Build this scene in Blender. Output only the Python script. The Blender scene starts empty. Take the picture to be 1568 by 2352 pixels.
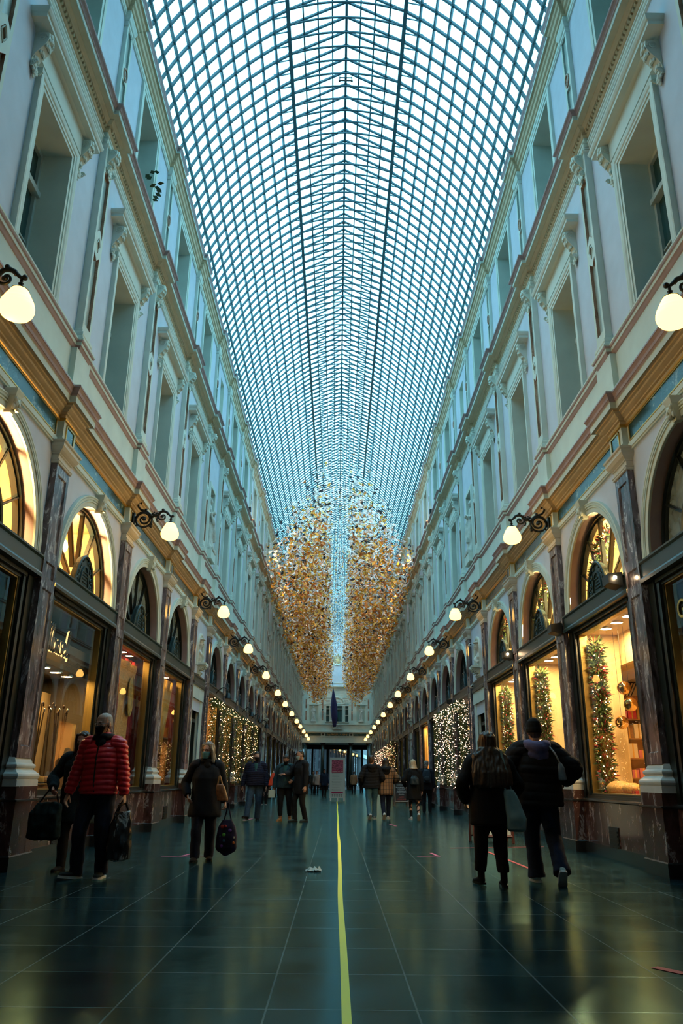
EXPO = 0.0
import bpy, math, random
import numpy as np
from mathutils import Vector, Matrix, noise as mnoise
PI = math.pi
scene = bpy.context.scene
COL = scene.collection
random.seed(7)
RNG = np.random.default_rng(11)
sin, cos, sqrt = math.sin, math.cos, math.sqrt
ORD = ('zeroth first second third fourth fifth sixth seventh eighth ninth tenth eleventh twelfth thirteenth fourteenth fifteenth '
       'sixteenth seventeenth eighteenth nineteenth twentieth twenty-first twenty-second twenty-third twenty-fourth twenty-fifth '
       'twenty-sixth twenty-seventh twenty-eighth twenty-ninth thirtieth').split()

# ---------------------------------------------------------------- mesh builder
class MB:
    def __init__(self):
        self.v = []; self.f = []
    def add(self, vs, fs):
        o = len(self.v); self.v.extend(tuple(p) for p in vs); self.f.extend(tuple(i + o for i in q) for q in fs)
        return self
    def box(self, x0, x1, y0, y1, z0, z1):
        vs = [(x, y, z) for z in (z0, z1) for y in (y0, y1) for x in (x0, x1)]
        return self.add(vs, [(0, 2, 3, 1), (4, 5, 7, 6), (0, 1, 5, 4), (2, 6, 7, 3), (0, 4, 6, 2), (1, 3, 7, 5)])
    def quad(self, a, b, c, d):
        return self.add([a, b, c, d], [(0, 1, 2, 3)])
    def loft(self, rings, cap=True, close=True):
        n = len(rings[0]); o = len(self.v); fs = []
        for r in rings: self.v.extend(tuple(p) for p in r)
        m = n if close else n - 1
        for i in range(len(rings) - 1):
            for j in range(m):
                k = (j + 1) % n
                fs.append((o + i * n + j, o + i * n + k, o + (i + 1) * n + k, o + (i + 1) * n + j))
        if cap and close:
            fs.append(tuple(o + j for j in range(n))[::-1])
            e = o + (len(rings) - 1) * n
            fs.append(tuple(e + j for j in range(n)))
        self.f.extend(fs); return self
    def lathe(self, prof, n=16, c=(0, 0, 0), axis='z', cap=True):
        rings = []
        for r, h in prof:
            ring = []
            for i in range(n):
                a = 2 * PI * i / n; p, q = r * cos(a), r * sin(a)
                ring.append({'z': (c[0] + p, c[1] + q, c[2] + h), 'x': (c[0] + h, c[1] + p, c[2] + q), 'y': (c[0] + p, c[1] + h, c[2] + q)}[axis])
            rings.append(ring)
        return self.loft(rings, cap)
    def tube(self, pts, r, n=6, cap=True):
        pts = [Vector(p) for p in pts]; rings = []; up = None
        for i, p in enumerate(pts):
            t = (pts[min(i + 1, len(pts) - 1)] - pts[max(i - 1, 0)])
            t = t.normalized() if t.length > 1e-9 else Vector((0, 0, 1))
            if up is None:
                up = Vector((0, 0, 1)) if abs(t.z) < .9 else Vector((0, 1, 0))
            u = t.cross(up)
            u = u.normalized() if u.length > 1e-6 else Vector((1, 0, 0))
            w = u.cross(t).normalized(); up = w
            rr = r[i] if isinstance(r, (list, tuple)) else r
            rings.append([p + (u * cos(2 * PI * k / n) + w * sin(2 * PI * k / n)) * rr for k in range(n)])
        return self.loft(rings, cap)
    def ell(self, c, r, nu=10, nv=6, M=None):
        rings = []; c = Vector(c)
        for i in range(1, nv):
            t = PI * i / nv; ring = []
            for j in range(nu):
                a = 2 * PI * j / nu
                p = Vector((r[0] * sin(t) * cos(a), r[1] * sin(t) * sin(a), -r[2] * cos(t)))
                ring.append(c + (M @ p if M else p))
            rings.append(ring)
        return self.loft(rings)
    def prism(self, poly, f0, f1):
        # poly: 2D points, f0/f1 map a 2D point to 3D
        n = len(poly); return self.add([f0(*p) for p in poly] + [f1(*p) for p in poly],
            [tuple(range(n))[::-1], tuple(range(n, 2 * n))] + [(i, (i + 1) % n, n + (i + 1) % n, n + i) for i in range(n)])
    def rectlathe(self, prof, w, d, x0=.002):
        # stack of rectangular rings against a wall: e = outward offset, z = height
        return self.loft([[(x0, -w - e, z), (d + e, -w - e, z), (d + e, w + e, z), (x0, w + e, z)] for e, z in prof])
    def mesh(self, name, mats=(), smooth=False):
        me = bpy.data.meshes.new(name); me.from_pydata(self.v, [], self.f); me.update()
        for m in (mats if isinstance(mats, (list, tuple)) else [mats]): me.materials.append(m)
        if smooth: me.polygons.foreach_set('use_smooth', [True] * len(me.polygons))
        return me
    def build(self, name, mat, parent=None, loc=(0, 0, 0), rz=0, smooth=False):
        return inst(name, self.mesh(name, mat, smooth), parent, loc, rz)

def inst(name, me, parent=None, loc=(0, 0, 0), rz=0):
    o = bpy.data.objects.new(name, me); COL.objects.link(o)
    o.location = loc; o.rotation_euler = (0, 0, rz)
    if parent: o.parent = parent
    return o
def tag(o, label=None, cat=None, group=None, kind=None):
    if label: o['label'] = label
    if cat: o['category'] = cat
    if group: o['group'] = group
    if kind: o['kind'] = kind
    return o
def thing(name, label, cat, loc=(0, 0, 0), rz=0, group=None):
    o = inst(name, None, None, loc, rz); o.empty_display_size = .1
    return tag(o, label, cat, group)
def struct(name, loc=(0, 0, 0), rz=0, me=None):
    o = inst(name, me, None, loc, rz); return tag(o, kind='structure')
def smooth_by_angle(me, ang=.6):
    me.polygons.foreach_set('use_smooth', [True] * len(me.polygons))
    try: me.set_sharp_from_angle(angle=ang)
    except Exception: pass
    return me

# ---------------------------------------------------------------- materials
def newmat(name):
    m = bpy.data.materials.new(name); m.use_nodes = True
    nt = m.node_tree; b = nt.nodes['Principled BSDF']; return m, nt, b
def plain(name, col, rough=.6, metal=0., spec=.5, var=0., scale=6., bump=0., sheen=0.):
    m, nt, b = newmat(name)
    b.inputs['Base Color'].default_value = (*col, 1); b.inputs['Roughness'].default_value = rough
    b.inputs['Metallic'].default_value = metal; b.inputs['Specular IOR Level'].default_value = spec
    if var or bump:
        tc = nt.nodes.new('ShaderNodeTexCoord'); nz = nt.nodes.new('ShaderNodeTexNoise')
        nz.inputs['Scale'].default_value = scale; nz.inputs['Detail'].default_value = 5
        nt.links.new(tc.outputs['Object'], nz.inputs['Vector'])
        if var:
            r = nt.nodes.new('ShaderNodeValToRGB')
            r.color_ramp.elements[0].position = .3; r.color_ramp.elements[1].position = .7
            r.color_ramp.elements[0].color = (*[c * (1 - var) for c in col], 1)
            r.color_ramp.elements[1].color = (*[min(1, c * (1 + var)) for c in col], 1)
            nt.links.new(nz.outputs['Fac'], r.inputs['Fac']); nt.links.new(r.outputs['Color'], b.inputs['Base Color'])
        if bump:
            bp = nt.nodes.new('ShaderNodeBump'); bp.inputs['Strength'].default_value = bump; bp.inputs['Distance'].default_value = .01
            nt.links.new(nz.outputs['Fac'], bp.inputs['Height']); nt.links.new(bp.outputs['Normal'], b.inputs['Normal'])
    return m
def glow(name, col, strength):
    m, nt, b = newmat(name)
    b.inputs['Base Color'].default_value = (*col, 1); b.inputs['Emission Color'].default_value = (*col, 1)
    b.inputs['Emission Strength'].default_value = strength
    return m
def marble(name, base, mid, vein, scale, stretch, rough=.18, veinpos=.58, width=.12):
    m, nt, b = newmat(name)
    tc = nt.nodes.new('ShaderNodeTexCoord'); mp = nt.nodes.new('ShaderNodeMapping')
    mp.inputs['Scale'].default_value = stretch
    oi = nt.nodes.new('ShaderNodeObjectInfo'); va = nt.nodes.new('ShaderNodeVectorMath'); va.operation = 'ADD'
    ml = nt.nodes.new('ShaderNodeVectorMath'); ml.operation = 'SCALE'; ml.inputs['Scale'].default_value = 1
    nt.links.new(oi.outputs['Location'], ml.inputs[0])
    nt.links.new(tc.outputs['Object'], va.inputs[0]); nt.links.new(ml.outputs[0], va.inputs[1])
    nt.links.new(va.outputs[0], mp.inputs['Vector'])
    n1 = nt.nodes.new('ShaderNodeTexNoise'); n1.inputs['Scale'].default_value = scale; n1.inputs['Detail'].default_value = 8
    n1.inputs['Roughness'].default_value = .68; n1.inputs['Distortion'].default_value = .9
    nt.links.new(mp.outputs[0], n1.inputs['Vector'])
    r = nt.nodes.new('ShaderNodeValToRGB'); e = r.color_ramp.elements
    e[0].position = .36; e[0].color = (*base, 1); e[1].position = .5; e[1].color = (*mid, 1)
    for pos, c in ((veinpos, mid), (veinpos + width * .35, vein), (veinpos + width, mid)):
        x = e.new(pos); x.color = (*c, 1)
    nt.links.new(n1.outputs['Fac'], r.inputs['Fac']); nt.links.new(r.outputs['Color'], b.inputs['Base Color'])
    b.inputs['Roughness'].default_value = rough
    return m
def thin_glass(name, tint=(1, 1, 1), rough=.0, refl=1.0):
    m, nt, b = newmat(name); nt.nodes.remove(b)
    out = nt.nodes['Material Output']; tr = nt.nodes.new('ShaderNodeBsdfTransparent'); tr.inputs[0].default_value = (*tint, 1)
    gl = nt.nodes.new('ShaderNodeBsdfGlossy'); gl.inputs['Roughness'].default_value = rough
    fr = nt.nodes.new('ShaderNodeFresnel'); fr.inputs['IOR'].default_value = 1.5
    mu = nt.nodes.new('ShaderNodeMath'); mu.operation = 'MULTIPLY'; mu.inputs[1].default_value = refl
    # same fresnel on both faces of the sheet
    gm = nt.nodes.new('ShaderNodeNewGeometry'); io = nt.nodes.new('ShaderNodeMix'); io.data_type = 'FLOAT'
    io.inputs[2].default_value = 1.5; io.inputs[3].default_value = 1 / 1.5
    nt.links.new(gm.outputs['Backfacing'], io.inputs[0]); nt.links.new(io.outputs[0], fr.inputs['IOR'])
    mx = nt.nodes.new('ShaderNodeMixShader')
    nt.links.new(fr.outputs[0], mu.inputs[0]); nt.links.new(mu.outputs[0], mx.inputs[0])
    nt.links.new(tr.outputs[0], mx.inputs[1]); nt.links.new(gl.outputs[0], mx.inputs[2]); nt.links.new(mx.outputs[0], out.inputs['Surface'])
    return m

M = {}
M['stucco'] = plain('cream_stucco', (.66, .74, .655), .75, var=.07, scale=2.2, bump=.05)
M['field'] = plain('lilac_stucco', (.61, .66, .74), .8, var=.05, scale=3., bump=.05)
M['mauve'] = plain('mauve_moulding', (.40, .30, .30), .6, var=.1, scale=4)
M['ochre'] = plain('ochre_moulding', (.60, .49, .31), .6, var=.08, scale=4)
M['gold'] = plain('gilded_moulding', (.75, .45, .12), .35, metal=.85)
M['column'] = marble('grey_purple_marble', (.035, .028, .033), (.14, .115, .13), (.60, .57, .58), 5.0, (1.6, 1.6, .40), .16, .56, .09)
M['dado'] = marble('red_brown_marble', (.03, .014, .013), (.085, .042, .04), (.42, .38, .37), 3.0, (1.5, 1.5, .6), .14, .57, .07)
M['green'] = marble('green_marble', (.006, .035, .04), (.018, .075, .075), (.30, .38, .32), 3.2, (1, 1, 1), .2, .57, .10)
M['inset'] = marble('pale_green_marble', (.22, .33, .31), (.40, .48, .43), (.6, .58, .5), 4., (1, 1, .5), .3, .56, .14)
M['copper'] = marble('pink_marble', (.20, .11, .07), (.42, .25, .17), (.6, .42, .3), 5, (1, 1, .5), .3, .56, .12)
M['white'] = plain('white_marble', (.66, .68, .64), .22, var=.06, scale=5)
M['black'] = plain('black_stone', (.02, .022, .024), .2, var=.2, scale=6)
M['wood'] = plain('black_green_wood', (.010, .017, .017), .28)
M['transom'] = plain('dark_green_paint', (.014, .036, .037), .36, var=.06)
M['iron'] = plain('black_iron', (.006, .009, .010), .42)
M['grille'] = plain('cast_iron_green', (.02, .05, .055), .4, metal=.3)
M['steel'] = plain('roof_steel', (.035, .13, .165), .5)
M['sash'] = plain('window_paint', (.48, .55, .5), .5)
M['roofglass'] = thin_glass('roof_glass', (.93, .985, .99), .0, .8)
M['glass'] = thin_glass('shop_glass', (.95, .97, .96), .0, 1.0)
M['pane'] = plain('dark_window_glass', (.020, .075, .08), .05, spec=.6)
M['dark'] = plain('dark_interior', (.012, .014, .014), .8)
M['cream'] = plain('cream_interior', (.78, .62, .36), .7, var=.04)
M['stone'] = plain('statue_stone', (.60, .61, .54), .7, var=.12, scale=8)

def reflection_veil_glass(name, reflect_col, amount):  # diffuse veil stands in for reflections on the glass
    m = thin_glass(name, (.9, .95, .95)); nt = m.node_tree; out = nt.nodes['Material Output']; src = out.inputs['Surface'].links[0].from_socket
    d = nt.nodes.new('ShaderNodeBsdfDiffuse'); d.inputs[0].default_value = (*reflect_col, 1); mx = nt.nodes.new('ShaderNodeMixShader'); tc = nt.nodes.new('ShaderNodeTexCoord'); nz = nt.nodes.new('ShaderNodeTexNoise'); nz.inputs['Scale'].default_value = 5; nz.inputs['Detail'].default_value = 6
    nt.links.new(tc.outputs['Object'], nz.inputs['Vector']); r = nt.nodes.new('ShaderNodeMapRange'); r.inputs[1].default_value = .3; r.inputs[2].default_value = .75; r.inputs[3].default_value = amount * .5; r.inputs[4].default_value = amount * 1.5
    nt.links.new(nz.outputs['Fac'], r.inputs[0]); nt.links.new(r.outputs[0], mx.inputs[0]); nt.links.new(src, mx.inputs[1]); nt.links.new(d.outputs[0], mx.inputs[2]); nt.links.new(mx.outputs[0], out.inputs['Surface']); return m
M['fanglass'] = reflection_veil_glass('fanlight_glass', (.5, .5, .45), .07)
M['fanreflect'] = reflection_veil_glass('reflection_veil_fanlight', (.42, .55, .56), .42)  # stronger teal reflection put into the colour of the unlit fanlights
SPOTW = 350
# ---------------------------------------------------------------- camera (solved from the photograph's own vanishing lines)
H_EYE = 1.10
th, ya, ro = .3335, .00312, .01024
F_ = Vector((sin(ya) * cos(th), cos(ya) * cos(th), sin(th))); R_ = Vector((cos(ya), -sin(ya), 0)); U_ = R_.cross(F_)
R2 = R_ * cos(ro) + U_ * sin(ro); U2 = U_ * cos(ro) - R_ * sin(ro)
cd = bpy.data.cameras.new('camera'); cam = bpy.data.objects.new('camera', cd); COL.objects.link(cam)
cam.matrix_world = Matrix(((R2.x, U2.x, -F_.x, -.043), (R2.y, U2.y, -F_.y, 0), (R2.z, U2.z, -F_.z, H_EYE), (0, 0, 0, 1)))
cd.sensor_fit = 'VERTICAL'; cd.sensor_height = 36; cd.lens = 1777.32 / 2352 * 36; cd.clip_end = 400; cd.clip_start = .05
scene.camera = cam

# ---------------------------------------------------------------- setting out: pilaster axes and bays
L, N = 3.865, 2.83
PY = {1: 10.72}
for k in range(2, 26): PY[k] = PY[k - 1] + (N if (k - 1) % 6 == 4 else L)
for k in (0, -1, -2, -3): PY[k] = PY[k + 1] - L
BAYS = [b for b in range(-3, 24)]
def niche(b): return b % 6 == 4 and b > 0
def mid(b): return (PY[b] + PY[b + 1]) / 2
Y0, Y1 = PY[-3] + .2, 96.6
XW = 4.25
KS = [k for k in range(-2, 25)]
SIDES = {'left': -1, 'right': 1}
def place(s, Y, d=0, z=0): return dict(loc=(s * (XW - d), Y, z), rz=0 if s < 0 else PI)

# ---------------------------------------------------------------- entablatures: a profile swept along the wall, stepping forward at each pilaster
def strip(mb, prof, w0, r, s):
    rings = []
    for d, z in prof:
        e = max(d - prof_base[0], 0); path = [(Y0, d)]
        for k in KS:
            y = PY[k]
            path += [(y - w0 - e, d), (y - w0 - e, d + r), (y + w0 + e, d + r), (y + w0 + e, d)]
        path.append((Y1, d))
        rings.append([(s * (XW - dd), min(yy, Y1), z) for yy, dd in path])
    mb.loft(rings, cap=False, close=False)
prof_base = [0]
TRIMS = [
  ('trim_1', 0., .24, .09, [
    ('architrave', 'stucco', [(-.05, 5.715), (.03, 5.72), (.03, 5.745), (.045, 5.75), (.045, 5.83), (.02, 5.84), (.02, 6.12)]),
    ('gilded_moulding', 'gold', [(.015, 6.105), (.045, 6.115), (.055, 6.135), (.04, 6.15)]),
    ('bed_moulding', 'ochre', [(.03, 6.145), (.03, 6.20), (.06, 6.21), (.06, 6.235), (.085, 6.245), (.12, 6.265), (.13, 6.29), (.165, 6.30), (.165, 6.325), (.215, 6.33)]),
    ('corona', 'stucco', [(.215, 6.325), (.225, 6.32), (.225, 6.415), (.235, 6.425)]),
    ('cyma', 'mauve', [(.232, 6.42), (.245, 6.445), (.255, 6.45), (.262, 6.49), (.285, 6.53), (.295, 6.535), (.295, 6.56)]),
    ('weathering', 'stucco', [(.295, 6.556), (.29, 6.575), (.09, 6.61), (.08, 6.62), (.08, 7.33)])]),
  ('trim_2', .0, .15, .08, [
    ('stylobate_moulding', 'mauve', [(.078, 7.32), (.095, 7.335), (.115, 7.375), (.13, 7.385)]),
    ('stylobate_band', 'stucco', [(.128, 7.383), (.132, 7.39), (.132, 7.44)]),
    ('stylobate_lip', 'mauve', [(.13, 7.438), (.15, 7.45), (.155, 7.47)]),
    ('stylobate_cap', 'stucco', [(.153, 7.468), (.16, 7.475), (.16, 7.50), (.04, 7.53), (-.02, 7.53)])]),
  ('trim_3', .02, .17, .08, [
    ('architrave', 'stucco', [(.03, 11.385), (.075, 11.39), (.075, 11.42), (.06, 11.425), (.075, 11.43), (.09, 11.45), (.09, 11.485), (.075, 11.49), (.105, 11.50), (.105, 11.52), (.06, 11.53), (.06, 11.645)]),
    ('bed_moulding', 'ochre', [(.06, 11.64), (.08, 11.65), (.095, 11.67), (.095, 11.735), (.135, 11.74), (.15, 11.76), (.185, 11.785), (.19, 11.80), (.29, 11.805)]),
    ('corona', 'stucco', [(.285, 11.80), (.30, 11.79), (.30, 11.86), (.31, 11.868)]),
    ('cyma', 'mauve', [(.308, 11.865), (.32, 11.87), (.325, 11.885), (.35, 11.91), (.37, 11.915), (.38, 11.93), (.38, 11.945)]),
    ('weathering', 'stucco', [(.38, 11.943), (.375, 11.955), (.12, 12.0), (.10, 12.0)])]),
  ('trim_4', .10, .13, .07, [
    ('architrave', 'stucco', [(.14, 14.36), (.18, 14.365), (.18, 14.40), (.195, 14.41), (.195, 14.50)]),
    ('bed_moulding', 'ochre', [(.193, 14.498), (.22, 14.51), (.23, 14.56), (.265, 14.58), (.28, 14.64), (.31, 14.66), (.325, 14.72), (.36, 14.735)]),
    ('corona', 'stucco', [(.358, 14.735), (.37, 14.725), (.37, 14.79)]),
    ('cyma', 'mauve', [(.37, 14.788), (.38, 14.80), (.385, 14.83), (.41, 14.86), (.415, 14.90)]),
    ('gutter', 'stucco', [(.415, 14.898), (.40, 14.93), (.30, 14.94), (.20, 15.2), (-.3, 15.3)])]),
]
tn = 0
for side, s in SIDES.items():
    for nm, base, w0, r, parts in TRIMS:
        tn += 1; root = struct('trim_%d' % tn); prof_base[0] = base
        for pn, mt, prof in parts:
            mb = MB(); strip(mb, prof, w0, r, s); mb.build(pn, M[mt], root)
        if nm == 'trim_3':                                           # dentil course
            mb = MB(); y = Y0 + .05
            while y < 70:
                f = 0.
                for k in KS:
                    if abs(y - PY[k]) < .245: f = .08
                xa, xb = s * (XW - .09 - f), s * (XW - .128 - f)
                mb.box(min(xa, xb), max(xa, xb), y, y + .045, 11.675, 11.733); y += .085
            mb.build('dentils', M['ochre'], root)
        if nm == 'trim_1':                                           # marble frieze panels in gilt frames
            for b in BAYS:
                half = (PY[b + 1] - PY[b]) / 2 - .36; yc = mid(b)
                if yc + half > Y1: continue
                mb = MB().box(-.01, .026, -half, half, 5.87, 6.10)
                o = mb.build('frieze_panel', M['green'], root, **place(s, yc))
                g = MB()
                for za, zb in ((5.855, 5.873), (6.094, 6.112)): g.box(0, .036, -half - .02, half + .02, za, zb)
                for ya_ in (-half - .02, half): g.box(0, .036, ya_, ya_ + .02, 5.855, 6.112)
                g.build('gilt_frame', M['gold'], o)
            for k in KS:
                if PY[k] > 95: continue
                mb = MB().box(.1, .118, -.15, .15, 5.82, 6.06)
                o = mb.build('frieze_panel', M['green'], root, **place(s, PY[k]))
                g = MB()
                for za, zb in ((5.80, 5.82), (6.06, 6.08)): g.box(.1, .13, -.17, .17, za, zb)
                for ya_ in (-.17, .15): g.box(.1, .13, ya_, ya_ + .02, 5.80, 6.08)
                g.build('gilt_frame', M['gold'], o)

# ---------------------------------------------------------------- walls (one mesh a side, bay by bay, with real openings)
RA, ZA = 1.42, 4.03                                                  # arch radius and springing height
def arch_wall(mb, half, R, zc, ztop, d):
    c1 = math.atan2(ztop - zc, half)
    ang = sorted(set([i * PI / 28 for i in range(29)] + [c1, PI - c1]))
    def outer(t):
        cx, sz = cos(t), sin(t)
        k = min(half / abs(cx) if abs(cx) > 1e-6 else 1e9, (ztop - zc) / sz if sz > 1e-6 else 1e9)
        return (d, cx * k, zc + sz * k)
    for a, b in zip(ang, ang[1:]):
        mb.quad((d, R * cos(a), zc + R * sin(a)), outer(a), outer(b), (d, R * cos(b), zc + R * sin(b)))
def hole_wall(mb, half, z0, z1, hw, a, b, d):
    mb.quad((d, -half, z0), (d, half, z0), (d, half, a), (d, -half, a)); mb.quad((d, -half, b), (d, half, b), (d, half, z1), (d, -half, z1))
    mb.quad((d, -half, a), (d, -hw, a), (d, -hw, b), (d, -half, b)); mb.quad((d, hw, a), (d, half, a), (d, half, b), (d, hw, b))
def ring_reveal(mb, hw, a, b, d0, d1):
    P_ = [(-hw, a), (hw, a), (hw, b), (-hw, b)]
    for (ya_, za), (yb, zb) in zip(P_, P_[1:] + P_[:1]): mb.quad((d0, ya_, za), (d0, yb, zb), (d1, yb, zb), (d1, ya_, za))
D2, D3 = .04, .15                                                    # wall planes of the two upper storeys
for side, s in SIDES.items():
    root = struct('wall_' + side); low, upp, att = MB(), MB(), MB()
    def put(dst, mb, yc):
        for q in [mb]:
            dst.add([(s * (XW - x), yc + (y if s < 0 else -y), z) for x, y, z in q.v], q.f)
    for b in BAYS:
        half = (PY[b + 1] - PY[b]) / 2; yc = mid(b)
        m = MB()
        if niche(b):
            arch_wall(m, half, .40, 4.78, 5.74, 0)
            m.quad((0, .40, ZA - .02), (0, half, ZA - .02), (0, half, 4.78), (0, .40, 4.78)); m.quad((0, -.40, ZA - .02), (0, -half, ZA - .02), (0, -half, 4.78), (0, -.40, 4.78))
            m.quad((0, -.4, ZA - .02), (0, .4, ZA - .02), (0, .4, 4.3), (0, -.4, 4.3))
            for sg in (-1, 1): m.quad((0, sg * .62, 0), (0, sg * half, 0), (0, sg * half, ZA), (0, sg * .62, ZA))
            m.quad((0, -.62, 3.0), (0, .62, 3.0), (0, .62, ZA), (0, -.62, ZA))
        else:
            arch_wall(m, half, RA, ZA, 5.74, 0)
            for sg in (-1, 1): m.quad((-.212, sg * 1.5, 0), (-.212, sg * half, 0), (-.212, sg * half, ZA), (-.212, sg * 1.5, ZA)); m.quad((-.212, sg * 1.668, ZA), (-.212, sg * half, ZA), (0, sg * half, ZA), (0, sg * 1.668, ZA))
        put(low, m, yc)
        m = MB()
        if niche(b): hole_wall(m, half, 7.5, 11.42, .42, 7.9, 10.0, D2)
        else: hole_wall(m, half, 7.5, 11.42, .60, 7.62, 10.02, D2)
        put(upp, m, yc); m = MB()
        if niche(b): hole_wall(m, half, 11.98, 14.4, .35, 12.4, 14.0, D3)
        else: hole_wall(m, half, 11.98, 14.4, .60, 12.30, 14.16, D3)
        put(att, m, yc)
    low.build('arcade_wall', M['field'], root)
    xs = s * 6.2; att.quad((xs, Y0, 0), (xs, Y1, 0), (xs, Y1, 15.3), (xs, Y0, 15.3)); att.quad((xs, Y0, 15.25), (xs, Y1, 15.25), (s * 4.45, Y1, 15.25), (s * 4.45, Y0, 15.25))  # unseen outer shell added to keep sky light out at the sides
    upp.build('upper_wall', M['field'], struct('wall_%s_upper' % side)); att.build('attic_wall', M['field'], struct('wall_%s_attic' % side))

# ---------------------------------------------------------------- pilasters
def panel_face(mb, w, z0, z1, d, panels, dep=.022, pw=None):
    pw = pw or w - .085; y = [-w, -pw, pw, w]; zs = [z0]
    for a, b in panels: zs += [a, b]
    zs.append(z1)
    for i in range(len(zs) - 1):
        a, b = zs[i], zs[i + 1]
        if i % 2 == 0: mb.quad((d, -w, a), (d, w, a), (d, w, b), (d, -w, b))
        else:
            mb.quad((d, -w, a), (d, -pw, a), (d, -pw, b), (d, -w, b)); mb.quad((d, pw, a), (d, w, a), (d, w, b), (d, pw, b))
            q = pw - .018
            for (A, B) in (((-pw, a, pw, a), (-q, a + .018, q, a + .018)), ((pw, a, pw, b), (q, a + .018, q, b - .018)), ((pw, b, -pw, b), (q, b - .018, -q, b - .018)), ((-pw, b, -pw, a), (-q, b - .018, -q, a + .018))):
                mb.quad((d, A[0], A[1]), (d, A[2], A[3]), (d - dep, B[2], B[3]), (d - dep, B[0], B[1]))
            mb.quad((d - dep, -q, a + .018), (d - dep, q, a + .018), (d - dep, q, b - .018), (d - dep, -q, b - .018))
def pil_low():
    P = {}
    m = MB().rectlathe([(0, .17), (0, .80)], .375, .205).rectlathe([(0, .83), (0, .985)], .36, .19); P['pedestal'] = m.mesh('pedestal', M['dado'])
    m = MB().rectlathe([(0, 0), (0, .165), (-.012, .18)], .392, .227); P['ledge'] = MB().rectlathe([(0, .80), (.012, .805), (.012, .825), (0, .83)], .38, .212).mesh('ledge', M['black']); P['plinth_course'] = m.mesh('plinth_course', M['black'])
    prof = [(.108, .982), (.108, 1.062), (.098, 1.07), (.112, 1.085), (.118, 1.11), (.112, 1.135), (.098, 1.15), (.085, 1.155), (.078, 1.165), (.05, 1.19), (.042, 1.205), (.06, 1.215), (.066, 1.235), (.06, 1.255), (.045, 1.265), (.03, 1.275), (.022, 1.30), (.005, 1.335), (0, 1.34)]
    P['base'] = MB().rectlathe(prof, .262, .075).mesh('base', M['white'])
    m = MB(); w, d = .262, .094
    panel_face(m, w, 1.335, 5.44, d, [(1.48, 3.60), (3.76, 3.98), (4.14, 5.29)])
    for sg in (-1, 1): m.quad((.002, sg * w, 1.335), (d, sg * w, 1.335), (d, sg * w, 5.44), (.002, sg * w, 5.44))
    P['shaft'] = m.mesh('shaft', M['column'])
    prof = [(.0, 5.43), (.018, 5.435), (.024, 5.45), (.018, 5.465), (.028, 5.475), (.028, 5.49), (.004, 5.495), (.004, 5.565), (.022, 5.575), (.022, 5.59), (.036, 5.60), (.06, 5.625), (.085, 5.665), (.092, 5.675), (.092, 5.725), (.112, 5.74), (.118, 5.765)]
    P['capital'] = MB().rectlathe(prof, .264, .094).mesh('capital', plain('capital_stucco', (.64, .63, .54), .6, var=.06, scale=3))
    return P
def pil_mid():
    P = {}
    P['base'] = MB().rectlathe([(.0, 6.60), (.0, 7.33)], .22, .158, .042).rectlathe([(.05, 7.50), (.05, 7.58), (.035, 7.60), (.045, 7.62), (.045, 7.66), (.02, 7.68), (.02, 7.72), (0, 7.735)], .19, .15, .042).mesh('base', M['stucco'])
    w, d = .195, .158; m = MB(); i = MB(); e = MB()
    zs = (7.86, 9.27, 9.63, 10.86)
    m.quad((d, -w, 7.73), (d, w, 7.73), (d, w, zs[0]), (d, -w, zs[0])); m.quad((d, -w, zs[3]), (d, w, zs[3]), (d, w, 11.40), (d, -w, 11.40))
    pw = .125
    for sg in (-1, 1):
        m.quad((d, sg * pw, zs[0]), (d, sg * w, zs[0]), (d, sg * w, zs[3]), (d, sg * pw, zs[3]))
        m.quad((.042, sg * w, 7.73), (d, sg * w, 7.73), (d, sg * w, 11.4), (.042, sg * w, 11.4))
    # two inset strips with V ends either side of a lozenge
    zc = (zs[1] + zs[2]) / 2
    for a, b, tip in ((zs[0], zs[1], 1), (zs[3], zs[2], -1)):
        poly = [(-pw, a), (pw, a), (pw, b), (0, b + tip * -.12), (-pw, b)]
        dd = d - .05
        i.add([(dd, y, z) for y, z in poly], [(0, 1, 2, 3, 4)])
        for (p, q) in zip(poly, poly[1:] + poly[:1]): e.quad((d, p[0], p[1]), (d, q[0], q[1]), (dd, q[0], q[1]), (dd, p[0], p[1]))
        m.add([(d, pw, b), (d, 0, b - tip * .12), (d, -pw, b), (d, -pw, zc), (d, -.09, zc), (d, 0, zc - tip * .16), (d, .09, zc), (d, pw, zc)], [(0, 1, 5, 6, 7), (1, 2, 3, 4, 5)])
    loz = [(0, zc - .16), (.09, zc), (0, zc + .16), (-.09, zc)]
    i.add([(d - .06, y, z) for y, z in loz], [(0, 1, 2, 3)])
    for (p, q) in zip(loz, loz[1:] + loz[:1]): e.quad((d, p[0], p[1]), (d, q[0], q[1]), (d - .06, q[0], q[1]), (d - .06, p[0], p[1]))
    m.tube([(d + .004, y, z) for y, z in [(0, zc - .13), (.07, zc), (0, zc + .13), (-.07, zc), (0, zc - .13)]], .012, 4, False)
    P['shaft'] = m.mesh('shaft', M['stucco']); P['inlay'] = i.mesh('inlay', M['inset']); P['inlay_edge'] = e.mesh('inlay_edge', M['copper'])
    m = MB().rectlathe([(0, 11.34), (.02, 11.36), (.02, 11.385)], .2, .17, .042)
    m.v, m.f = m.v + [], m.f + []
    scroll_console(m, .0, 10.86, 11.36, .11, .13, d)
    P['capital'] = smooth_by_angle(m.mesh('capital', M['stucco']), .7)
    return P
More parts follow.
